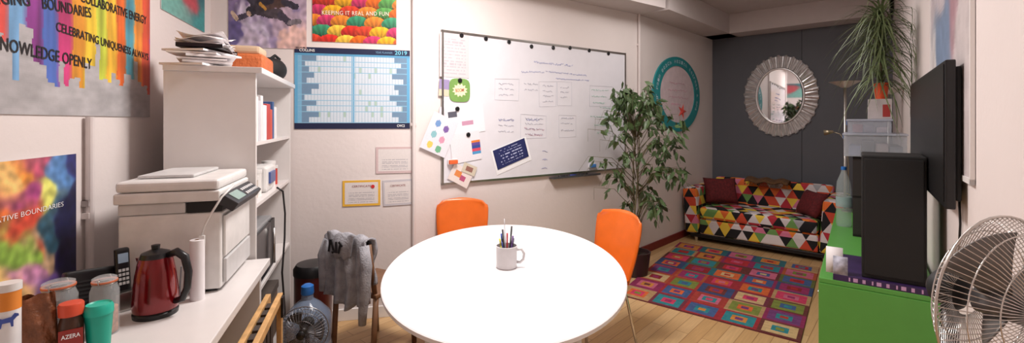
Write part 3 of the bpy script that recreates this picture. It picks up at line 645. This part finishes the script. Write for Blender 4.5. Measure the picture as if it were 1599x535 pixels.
tube('sleeve',[(.16,-.08,.78),(.19,-.09,.66),(.185,-.10,.5),(.17,-.10,.38),(.165,-.1,.30)],[.03,.036,.034,.028,.024],gr,hd,12)
bm=bmesh.new()
for (x,z,h,t) in((-.07,.77,.08,.2),(-.045,.775,.07,-.3),(-.01,.765,.07,0),(.02,.76,.06,.3),(-.03,.735,.04,1.2),(.03,.79,.04,-.9)):
    addbox(bm,-.007,.007,-.152,-.146,-h/2,h/2,Matrix.Translation((x,0,z))@Matrix.Rotation(t,4,'Y'))
mobj('print',bm,ink,hd)
# ------------------------------------------------------------ table + chairs
tb=thing('meeting_table','large white oval meeting table with thin top','table',(-.04,2.57,0),0)
a_,b_=.655,.97; bm=bmesh.new(); n=96
rings=[]
for (f,z) in((.985,.715),(1,.72),(1,.736),(.992,.74)):
    rings.append([bm.verts.new((a_*f*math.cos(2*math.pi*i/n),b_*f*math.sin(2*math.pi*i/n),z)) for i in range(n)])
for A,B in zip(rings,rings[1:]):
    for i in range(n): bm.faces.new((A[i],A[(i+1)%n],B[(i+1)%n],B[i]))
bm.faces.new(rings[0][::-1]); bm.faces.new(rings[-1])
mobj('tabletop',bm,mat('table_white',(250,249,251),.28,var=.008),tb)
for x in(-.33,.33):
    for y in(-.5,.5): tube('leg',[(x*1.1,y*1.1,0),(x,y,.714)],.022,white,tb,14)
tube('stretcher',[(-.33,-.5,.69),(.33,-.5,.69),(.33,.5,.69),(-.33,.5,.69)],.014,white,tb,8,True)
def chair(x,y,rz,lab,grp='orange chairs at the table'):
    c=thing('dining_chair',lab,'chair',(x,y,0),rz,grp)
    def seat(u,v):
        xx=(u-.5)*(.40-.04*(v)); return (xx,-.2+.4*v,.45+.025*(abs(u-.5)*2)**2-.02*math.sin(v*math.pi)-(.025*(1-v*5)**2 if v<.2 else 0))
    def back(u,v):
        w_=.34+.09*math.sin(min(1,v*1.25)*math.pi/2); ex=1-.22*max(0,(v-.82)/.18)**2; xx=(u-.5)*w_*ex
        return (xx,.2+.03*math.sin(v*1.5)+.11*v-.05*(abs(u-.5)*2)**2*v,.44+.47*v-.02*(abs(u-.5)*2)**2*(v>.9))
    sheet('seat',seat,14,14,orange,c,.011); sheet('backrest',back,14,18,orange,c,.011)
    for sx in(-1,1):
        tube('leg',[(sx*.13,-.13,.425),(sx*.17,-.17,.40),(sx*.21,-.22,0)],.0095,chrome,c); tube('leg',[(sx*.13,.13,.425),(sx*.17,.17,.40),(sx*.21,.25,0)],.0095,chrome,c)
    tube('frame_bar',[(-.13,-.13,.425),(.13,-.13,.425),(.13,.13,.425),(-.13,.13,.425)],.009,chrome,c,8,True)
    return c
chair(-.40,3.46,.05,'orange plywood chair with chrome legs facing the table end')
chair(.53,3.08,-1.0,'orange plywood chair with chrome legs beside the table')
mg_=thing('mug','white ceramic mug used as a pen holder','mug',(-.03,2.5,.74),0)
lathe('cup_body',[(0,0),(.052,0),(.058,.006),(.060,.12),(.056,.122),(.054,.012),(0,.01)],mat('ceramic',(208,203,204),.2),mg_)
tube('handle',[(.057,0,.1),(.084,0,.1),(.098,0,.075),(.094,0,.045),(.076,0,.028),(.056,0,.03)],.008,mat('ceramic',(208,203,204),.2),mg_)
pc_=[(60,60,70),(40,60,140),(160,40,50),(30,30,30),(200,190,60),(90,60,120),(180,180,185),(40,40,45),(50,90,150)]
for i,c in enumerate(pc_):
    a=i*2.4; r=.03; L_=.15+.02*(i%4)+(.06 if i==6 else 0); p=thing('pen','pen or pencil standing in the mug','pen',(-.03+r*math.cos(a)*.6,2.5+r*math.sin(a)*.6,.752),0,'pens in the mug')
    d=Vector((math.cos(a)*.14,math.sin(a)*.14,1)).normalized(); tube('barrel',[(0,0,0),d*L_*.75],.0045,mat('pen%d'%i,c,.4),p,8); tube('cap',[d*L_*.75,d*L_],.005 if i!=6 else .002,mat('pencap%d'%i,tuple(min(255,x+30) for x in c),.4),p,8)
# ------------------------------------------------------------ rug
FL,FR,NR,NL=[Vector(v) for v in((2.15,5.74),(3.25,4.74),(2.02,3.14),(.95,4.02))]
pal=[(190,38,48),(215,60,100),(225,105,50),(45,135,145),(130,140,60),(215,180,130),(160,45,100),(110,50,50),(215,140,60),(210,105,135),(70,95,145),(150,30,40),(180,55,45),(120,60,120)]
outer=[(165,40,50),(120,45,65),(45,110,120),(110,50,45),(175,60,50),(100,105,50),(60,75,120),(185,85,50),(150,40,90),(190,150,105)]
bm=bmesh.new(); lay=bm.loops.layers.float_color.new('Col'); NX,NY,K=5,8,10; cells={}
def rp_(u,v,z): 
    p=(NL.lerp(NR,u)).lerp(FL.lerp(FR,u),v); return (p.x,p.y,z)
g=[[bm.verts.new(rp_(i/(NX*K),j/(NY*K),.012)) for j in range(NY*K+1)] for i in range(NX*K+1)]
prev_o=None
for i in range(NX*K):
    for j in range(NY*K):
        ci,cj=i//K,j//K; d=min(i%K,K-1-i%K,j%K,K-1-j%K); key=(ci,cj)
        if key not in cells: 
            o_=random.choice([q for q in outer if q!=prev_o]); prev_o=o_
            c4=random.sample([q for q in pal if sum(abs(x-y) for x,y in zip(q,o_))>70],3); cells[key]=[o_,c4[0],c4[0],c4[1],c4[2]]
            if random.random()<.5: cells[key]=[o_,o_,c4[0],c4[1],c4[2]]
        c=lin(cells[key][d]); k_=random.uniform(.82,1.05)*.85; f=bm.faces.new((g[i][j],g[i+1][j],g[i+1][j+1],g[i][j+1]))
        for l in f.loops:l[lay]=(c[0]*k_,c[1]*k_,c[2]*k_,1)
q=[bm.verts.new(rp_(u,v,z)) for u,v,z in((0,0,.0),(1,0,.0),(1,1,.0),(0,1,.0),(0,0,.0119),(1,0,.0119),(1,1,.0119),(0,1,.0119))]
for f_ in((0,1,5,4),(1,2,6,5),(2,3,7,6),(3,0,4,7)):
    f=bm.faces.new([q[i] for i in f_])
    for l in f.loops:l[lay]=(.15,.03,.04,1)
me=bpy.data.meshes.new('rug');bm.to_mesh(me);bm.free();me.materials.append(vmat('rug_wool',.95)); o=bpy.data.objects.new('rug',me);COL.objects.link(o)
top(o,'multicolour wool rug of concentric squares on the wood floor','rug')
# ------------------------------------------------------------ sofa
def fabric():
    m=bpy.data.materials.new('triangle_fabric'); m.use_nodes=True; nt=m.node_tree; N_=nt.nodes; Lk=nt.links; b=N_['Principled BSDF']
    tc=N_.new('ShaderNodeTexCoord'); mp=N_.new('ShaderNodeMapping'); mp.inputs['Scale'].default_value=(7.6,8.8,1); Lk.new(tc.outputs['UV'],mp.inputs['Vector'])
    sp=N_.new('ShaderNodeSeparateXYZ'); Lk.new(mp.outputs['Vector'],sp.inputs[0])
    def M(op,a,b_=None):
        n=N_.new('ShaderNodeMath'); n.operation=op
        for i,x in enumerate((a,b_)):
            if x is None: continue
            if isinstance(x,(int,float)): n.inputs[i].default_value=x
            else: Lk.new(x,n.inputs[i])
        return n.outputs[0]
    cy=M('FLOOR',sp.outputs[1]); fv=M('FRACT',sp.outputs[1])
    xs=M('ADD',sp.outputs[0],M('MULTIPLY',M('FLOORED_MODULO',cy,2.0),.5))
    fu=M('FRACT',xs); dist=M('ABSOLUTE',M('SUBTRACT',M('MULTIPLY',fu,2.0),1.0))
    up=M('LESS_THAN',fv,M('SUBTRACT',1.0,dist))
    idu=M('FLOOR',xs); idd=M('ADD',M('FLOOR',M('ADD',xs,.5)),37.0)
    idx=M('ADD',M('MULTIPLY',up,idu),M('MULTIPLY',M('SUBTRACT',1.0,up),idd))
    cb_=N_.new('ShaderNodeCombineXYZ'); Lk.new(idx,cb_.inputs[0]);Lk.new(cy,cb_.inputs[1]);Lk.new(up,cb_.inputs[2])
    wn=N_.new('ShaderNodeTexWhiteNoise'); wn.noise_dimensions='3D'; Lk.new(cb_.outputs[0],wn.inputs['Vector'])
    rp=N_.new('ShaderNodeValToRGB'); rp.color_ramp.interpolation='CONSTANT'; cols=[(24,22,26),(225,215,215),(235,200,70),(205,75,50),(24,22,26),(215,120,150),(235,130,45),(225,215,215),(110,155,85),(235,200,70),(24,22,26),(165,165,170),(185,48,62),(215,206,206),(228,110,50),(24,22,26)]
    el=rp.color_ramp.elements
    while len(el)<len(cols): el.new(.5)
    for i,c in enumerate(cols): el[i].position=i/len(cols)
    for i,c in enumerate(cols): el[i].color=(*lin(c),1)
    Lk.new(wn.outputs['Value'],rp.inputs['Fac']); Lk.new(rp.outputs['Color'],b.inputs['Base Color']); b.inputs['Roughness'].default_value=.85
    return m
fab=fabric()
def boxuv(o):
    me=o.data; uv=me.uv_layers.new(name='UVMap')
    for p in me.polygons:
        n=p.normal; ax=max(range(3),key=lambda i:abs(n[i]))
        for li in p.loop_indices:
            c=me.vertices[me.loops[li].vertex_index].co
            uv.data[li].uv=(c.x,c.y+3) if ax==2 else ((c.y+1.2,c.z) if ax==0 else (c.x,c.z))
D0=Vector(pts['D0']); fd=wframe('far')[1]; fn=Vector((fd.y,-fd.x))
fc_=D0+fd*.85+fn*.70
sf=thing('sofa','two-seat sofa in multicolour triangle fabric with dark base','sofa',(fc_.x,fc_.y,0),ang('far'))
SL=.815
def sbox(name,b,bev=.035,rot=(0,0,0),loc=(0,0,0)):
    o=box(name,b,fab,sf,bev,loc,rot,seg=4); boxuv(o)
    for p in o.data.polygons: p.use_smooth=True
    md=o.modifiers.new('w','WEIGHTED_NORMAL'); return o
sbox('seat_base',(-SL+.17,SL-.17,-.45,.3,.1,.30)); sbox('seat_cushion',(-SL+.175,SL-.175,-.47,.24,.301,.45),.05)
sbox('backrest',(-SL+.12,SL-.12,.0,.2,.12,.78),.06,(-.1,0,0),(0,.24,0))
for sx in(-1,1):
    sbox('arm',(-.09,.09,-.47,.42,.1,.69),.05,(0,sx*.07,0),(sx*(SL-.09),0,0))
box('base_rail',(-SL+.05,SL-.05,-.44,.4,.05,.1),black,sf,.01)
for sx in(-1,1):
    for y in(-.4,.36): lathe('leg',[(0,0),(.02,0),(.025,.05),(0,.05)],chrome,sf,16,loc=(sx*(SL-.12),y,0))
cush=mat('cushion_red',(95,24,28),.85,var=.35,nscale=40)
def pillow(x,y,z,rx,rz_,lab,w_=.42):
    bm=bmesh.new(); n=14; V={}
    for s_ in(1,-1):
        for i in range(n+1):
            for j in range(n+1):
                edge=i in(0,n) or j in(0,n)
                if edge and s_==-1: V[(s_,i,j)]=V[(1,i,j)]; continue
                u=i/n*2-1;v=j/n*2-1; t=((1-u**4)*(1-v**4))**.5*.07; pin=1-.07*(1-u*u)*abs(v)**2; pin2=1-.07*(1-v*v)*abs(u)**2
                V[(s_,i,j)]=bm.verts.new((u*w_/2*pin2,s_*t,v*w_/2*.85*pin))
        for i in range(n):
            for j in range(n):
                q=[V[(s_,i,j)],V[(s_,i+1,j)],V[(s_,i+1,j+1)],V[(s_,i,j+1)]]; bm.faces.new(q if s_==1 else q[::-1])
    M_=Matrix.Translation((fc_.x,fc_.y,0))@Matrix.Rotation(ang('far'),4,'Z')@Matrix.Translation((x,y,z))@Matrix.Rotation(rz_,4,'Z')@Matrix.Rotation(rx,4,'X')
    o=mobj('cushion',bm,cush,smooth=True); o.location=M_.translation; o.rotation_euler=M_.to_euler(); top(o,lab,'cushion','dark red cushions on the sofa')
pillow(-.50,-.06,.63,-.4,.6,'dark red patterned cushion leaning in the sofa corner')
pillow(.54,-.18,.60,-.45,-.85,'dark red patterned cushion against the sofa arm',.36)
th_=thing('throw','brown fringed throw lying over the sofa back','throw',(fc_.x,fc_.y,0),ang('far'))
brn=mat('throw_brown',(95,66,40),.95,var=.3,nscale=60,bump=.8)
sheet('cloth',lambda u,v:((u-.5)*.5,.2+(v-.5)*.2,.80+.012*math.sin(u*17)+.008*math.cos(v*9)-.05*(abs(v-.5)*2)**4),20,8,brn,th_,.012)
bm=bmesh.new()
for i in range(30): x=-.25+.5*i/29; addtube(bm,[(x,.1,.752),(x+random.uniform(-.01,.01),.088,.72)],.003,4)
mobj('fringe',bm,brn,th_)['kind']='stuff'
# ------------------------------------------------------------ ficus
fx,fy=1.26,4.55
pl=thing('potted_ficus','tall leafy weeping fig in a dark pot beside the whiteboard','plant',(fx,fy,0),0)
lathe('pot',[(0,0),(.11,0),(.14,.22),(.145,.24),(.13,.24),(.125,.2),(0,.2)],mat('pot_dark',(50,30,32),.5),pl); lathe('soil',[(0,.205),(.124,.205),(0,.21)],mat('soil',(45,32,25),.95,bump=1),pl)
bark=mat('bark',(105,98,72),.8); bm=bmesh.new(); br_=[]
B0=Vector(pts['B0']); bd=wframe('whiteboard_side')[1]; bn=Vector((bd.y,-bd.x)); C0=Vector(pts['C0']); cd=wframe('alcove_side')[1]; cn=Vector((cd.y,-cd.x))
def okp(p,mg_=.05):
    w=Vector((p[0]+fx,p[1]+fy)); return (w-B0).dot(bn)>mg_ and (w-C0).dot(cn)>mg_
for kx in range(3):
    a=kx*2.1; addtube(bm,[(.03*math.cos(a+z*3),.03*math.sin(a+z*3),z) for z in [.2+.1*i for i in range(13)]],[.010-.0004*i for i in range(13)],8)
tips=[]
for i in range(90):
    z=.64+1.30*random.random()**.8; a=random.uniform(0,2*math.pi); prof=.09+.38*math.sin(max(0,min(1,(2.0-z)/1.25))*math.pi*.75); L_=prof*random.uniform(.6,1.1)
    z0=max(.4,z-.25); p0=Vector((.02*math.cos(a),.02*math.sin(a),min(z0,1.4))); p2=Vector((L_*math.cos(a)*1.15,L_*math.sin(a)*.75,z)); 
    if not okp(p2): p2.y-=.2; p2.x-=.05
    if not okp(p2): continue
    p1=(p0+p2)/2+Vector((0,0,.1)); p3=p2+Vector((p2.x*.2,p2.y*.2,-.14))
    if not okp(p3): p3=p2+Vector((0,0,-.12))
    if p3.x>.44: p3.x=.44
    addtube(bm,[p0,p1,p2,p3],[.004,.003,.0018,.0012],5); tips.append((p1,p2,p3))
mobj('stems',bm,bark,pl,smooth=True)
bm=bmesh.new()
def leaf(bm,p,dirv,L_,w_):
    d=dirv.normalized(); sd=d.cross(Vector((random.uniform(-1,1),random.uniform(-1,1),random.uniform(-.3,1)))); 
    if sd.length<1e-3: return
    sd.normalize(); up=d.cross(sd)
    pts_=[(0,0,0),(.3,1,.1),(.65,.75,.1),(1,0,-.1),(.65,-.75,.1),(.3,-1,.1),(.5,0,-.05)]
    v=[bm.verts.new(p+d*(a*L_)+sd*(b*w_)+up*(c*w_)) for a,b,c in pts_]
    for f in((0,1,6),(1,2,6),(2,3,6),(3,4,6),(4,5,6),(5,0,6)): bm.faces.new([v[i] for i in f])
for p1,p2,p3 in tips:
    for j in range(10):
        t=random.random(); p=(p1.lerp(p2,t*2) if t<.5 else p2.lerp(p3,t*2-1)); p=p+Vector([random.uniform(-.04,.04) for _ in range(3)])
        if okp(p,.12): leaf(bm,p,Vector((random.uniform(-.7,.7),random.uniform(-.7,.7),random.uniform(-1.2,-.1))),random.uniform(.08,.12),random.uniform(.017,.024))
mobj('foliage',bm,mat('ficus_leaf',(78,100,62),.4,var=.45,nscale=9),pl)['kind']='stuff'
# ------------------------------------------------------------ green cabinet & items
R0=Vector((1.58,2.31)); RU=Vector((.612,.791)); RWv=Vector((.791,-.612)); AR=math.atan2(.791,.612)
def RW_(u,w,z): p=R0+RU*u+RWv*w; return (p.x,p.y,z)
GZ=.75
gc=thing('green_cabinet','long bright green low cabinet against the wall','cabinet',(R0.x,R0.y,0),AR)
green=mat('green_lacquer',(88,158,70),.4,var=.03); gdk=mat('green_side',(56,116,52),.5,var=.04)
box('body',(0.01,2.34,-.45,-.014,.05,GZ-.026),gdk,gc,.003); box('top_panel',(0,2.35,-.46,0,GZ-.025,GZ),green,gc,.004)
box('end_panel',(-.004,.009,-.455,-.0,.02,GZ-.026),green,gc,.002); box('plinth',(.03,2.32,-.43,-.04,0,.05),black,gc,0)
for i in range(4):
    d_=box('door',(.02+.58*i,.58+.58*i,-.013,-.001,.07,GZ-.04),green,gc,.003); h_o=tube('handle',[(.3+.58*i-.06,.014,.6),(.3+.58*i+.06,.014,.6)],.005,chrome,d_)
sp=thing('speaker','tall wide black speaker cabinet on the green cabinet','speaker',RW_(.03,.175,GZ+.03),AR)
box('cabinet',(0,.34,-.24,0,.0,.605),blackm,sp,.006); box('grille',(-.008,0,-.23,-.01,.02,.59),blackm,sp,.004)
bk=thing('magazine','large purple covered magazine lying flat','magazine',RW_(-.02,.06,GZ),AR)
box('cover',(.022,.48,-.37,0,0,.03),mat('mag_purple',(50,32,75),.4,var=.3,nscale=10),bk,.002); box('pages',(.025,.477,-.368,-.003,.004,.026),paperm,bk,0)
boxes('spine_print',[(.021,.022,-.34+.03*i,-.334+.03*i+.006*(i%3),.006,.024) for i in range(10)],mat('spine_pink',(190,150,190),.6),bk)['kind']='stuff'
lf=thing('leaflet_holder','small white leaflets leaning against the speaker','leaflet',RW_(.02,.12,GZ+.03),AR)
sheet('leaflet',lambda u,v:(.01*v,.02+.07*u,.13*v),1,1,paperm,lf,.003); sheet('leaflet',lambda u,v:(-.015+.01*v,.0+.06*u,.09*v),1,1,mat('leaf_pic',(170,170,185),.5,var=.4,nscale=40),lf,.003)
tv=thing('television','large black flat-screen television on a wall bracket','television',RW_(-.45,.422,0),AR)
box('bezel',(0,1.42,-.03,0,1.22,1.785),black,tv,.006); box('screen',(.02,1.40,.0005,.003,1.245,1.77),mat('tv_screen',(8,8,10),.4),tv,0)
box('rear_housing',(.02,1.38,-.048,-.031,1.25,1.76),blackm,tv,.006); box('bracket',(.5,.7,-.064,-.049,1.45,1.6),steel,tv,.002)
tube('cable',[(.12,-.052,1.3),(.11,-.055,1.15),(.15,-.055,1.0),(.5,-.055,.9)],.004,black,tv,8)
p=thing('record_crate','dark wooden crate supporting plastic tubs','crate',RW_(1.15,.13,GZ),AR)
boxes('crate_sides',[(0,.5,-.28,0,.0,.015),(0,.015,-.28,0,0,.56),(.485,.5,-.28,0,0,.56),(0,.5,-.28,-.265,0,.56),(0,.5,-.28,0,.545,.56),(0,.5,-.28,0,.27,.285)],mat('crate_dark',(40,34,34),.6),p)
clear=mat('translucent_tub',(205,210,220),.15,alpha=.3)
def tub(u,w,z,lx,ly,h,lab,cs):
    p=thing('storage_tub',lab,'storage box',RW_(u,w,z),AR,'stacked plastic tubs')
    boxes('tub_body',[(0,lx,-ly,0,0,.004),(0,.004,-ly,0,0,h),(lx-.004,lx,-ly,0,0,h),(0,lx,-.004,0,0,h),(0,lx,-ly,-ly+.004,0,h)],clear,p)
    box('lid',(-.008,lx+.008,-ly-.008,.008,h,h+.014),mat('tub_lid',(195,200,214),.3,alpha=.6),p,.005); box('clip',(lx/2-.04,lx/2+.04,.004,.012,h-.03,h+.01),mat('clip_blue',(100,120,160),.4),p,.002)
    n=len(cs)
    for i,c in enumerate(cs):
        y0=-ly+.02+(ly-.04)*i/n; box('packed_item',(.02,lx-.03,y0,y0+(ly-.04)/n-.008,.005,h*(.5+.25*((i*7)%3)/2)),mat('fill%d%d'%(i,n),c,.7,var=.3),p,.006)
tub(1.12,.08,1.31,.5,.335,.145,'clear plastic storage tub with blue-grey lid and craft items',[(90,90,100),(160,140,140),(60,60,70),(130,140,170)])
tub(1.2,.10,1.47,.36,.24,.085,'smaller clear tub stacked on a larger one',[(170,150,150),(110,100,110),(140,80,80)])
p=thing('carton','small white carton with red panel','box',RW_(1.25,.215,1.5695),AR)
box('carton_body',(0,.14,-.13,0,0,.14),mat('carton_grey',(190,182,182),.7),p,.003); box('red_panel',(-.002,0,-.12,-.08,.015,.10),mat('carton_red',(160,50,45),.5),p,0)
sp_=thing('spider_plant','spiky long-leaved plant in an orange pot','plant',RW_(1.33,.29,1.71),AR)
lathe('pot',[(0,0),(.032,0),(.043,.11),(.045,.115),(.039,.115),(.035,.1),(0,.1)],mat('pot_orange',(225,85,40),.5),sp_)
bm=bmesh.new(); addtube(bm,[(0,0,.09),(.01,.0,.2),(-.01,.01,.34),(0,.02,.5)],[.008,.007,.006,.005],8); mobj('stem',bm,bark,sp_)
bm=bmesh.new()
for i in range(380):
    a=random.uniform(0,2*math.pi); L_=random.uniform(.2,.46); el=random.uniform(-.1,1.25); z0=random.choice((.14,.3,.42,.52,.6))+random.uniform(-.04,.04); n=9; w_=.0055; wcap=.17; tws=random.uniform(-.5,.5)
    pr_=[]
    for j in range(n+1):
        t=j/n; rr=L_*t*math.cos(el*(1-.5*t))*.8; zq=z0+L_*math.sin(el)*t-L_*t*t*.75*(1.35-el*.5); aa=a+tws*t
        y=rr*math.sin(aa); y=max(-wcap,y); pr_.append(Vector((rr*math.cos(aa),y,zq)))
    sd=Vector((-math.sin(a),math.cos(a),0)); prev=None
    for j,q in enumerate(pr_):
        ww=w_*(1-(j/n)**2)+.0004; A=bm.verts.new(q+sd*ww);B=bm.verts.new(q-sd*ww)
        if prev: bm.faces.new((prev[0],prev[1],B,A))
        prev=(A,B)
mobj('leaves',bm,mat('spider_leaf',(98,112,74),.5,var=.35),sp_)['kind']='stuff'
def torch(u,w,h,lab):
    p=thing('floor_lamp',lab,'floor lamp',RW_(u,w,0),AR,'uplighter floor lamps')
    lathe('base',[(0,0),(.11,0),(.11,.015),(.02,.03),(0,.03)],steel,p); tube('pole',[(0,0,.02),(0,0,h-.05)],.013,steel,p)
    lathe('lamp_shade',[(0,h-.06),(.03,h-.055),(.08,h-.025),(.13,h),(.125,h),(.07,h-.02),(0,h-.045)],mat('shade_metal',(215,210,204),.3,.6),p)
torch(2.50,.06,1.93,'slim metal uplighter floor lamp with shallow dish shade'); torch(2.62,.38,1.86,'second metal uplighter floor lamp beside the first')
dlm=mat('dull_brass',(150,138,115),.35,.8)
p=thing('desk_lamp','small gooseneck lamp on the green cabinet','desk lamp',RW_(2.2,.09,GZ),AR)
lathe('base',[(0,0),(.05,0),(.05,.012),(0,.016)],steel,p); tube('neck',[(0,0,.01),(0,0,.4),(.0,.01,.60),(.02,.06,.69),(.03,.12,.71)],.004,dlm,p); tube('lamp_head',[(.03,.11,.71),(.035,.18,.70)],[.012,.026],dlm,p,16)
p=thing('plastic_bottle','clear plastic water bottle with blue cap','bottle',RW_(1.5,.072,GZ),AR)
lathe('bottle_body',[(0,.005),(.044,0),(.05,.02),(.047,.1),(.05,.14),(.047,.2),(.05,.26),(.044,.34),(.018,.41),(.016,.43)],mat('bottle_plastic',(205,220,222),.08,alpha=.28),p); lathe('cap',[(0,.43),(.018,.43),(.018,.455),(0,.457)],mat('cap_blue',(40,110,190),.4),p); lathe('label',[(.0505,.15),(.051,.155),(.051,.22),(.0505,.225)],mat('bottle_label',(160,190,190),.5,alpha=.7),p)
k='right'; 
ua,_=hit(k,1457); ub,_=hit(k,1524); tmr=(ua+ub)/2; wr=abs(ub-ua)
p=thing('framed_picture','large pale framed poster behind glass','framed picture',wloc(k,tmr,1.95,.002),ang(k))
boxes('frame',[(-wr/2,-wr/2+.02,-.012,0,-.62,.62),(wr/2-.02,wr/2,-.012,0,-.62,.62),(-wr/2,wr/2,-.012,0,-.62,-.6),(-wr/2,wr/2,-.012,0,.6,.62)],white,p)
paint('print',wr-.04,1.2,60,60,blobs([(.2,.8,(205,195,200)),(.6,.7,(180,140,150)),(.4,.4,(130,150,180)),(.8,.3,(215,205,205)),(.2,.2,(220,215,215)),(.7,.9,(150,160,150)),(.5,.15,(205,195,195))],.2,4,4),vmg,p,t=.008)
# ------------------------------------------------------------ lights
def area(name,loc,size,power,col=(1,.94,.905),rot=(0,0,0),sy=None):
    l=bpy.data.lights.new(name,'AREA'); l.energy=power; l.size=size; l.color=col
    if sy: l.shape='RECTANGLE'; l.size_y=sy
    o=bpy.data.objects.new(name,l); o.location=loc; o.rotation_euler=rot; COL.objects.link(o)
area('ceiling_light',(-.05,2.6,3.03),.7,80); area('ceiling_light',(1.9,4.1,3.03),.7,18); area('ceiling_light',(-.3,-.2,3.03),.8,6)
w_=bpy.data.worlds.new('world'); scene.world=w_; w_.use_nodes=True; w_.node_tree.nodes['Background'].inputs[0].default_value=(.9,.88,.9,1); w_.node_tree.nodes['Background'].inputs[1].default_value=.3
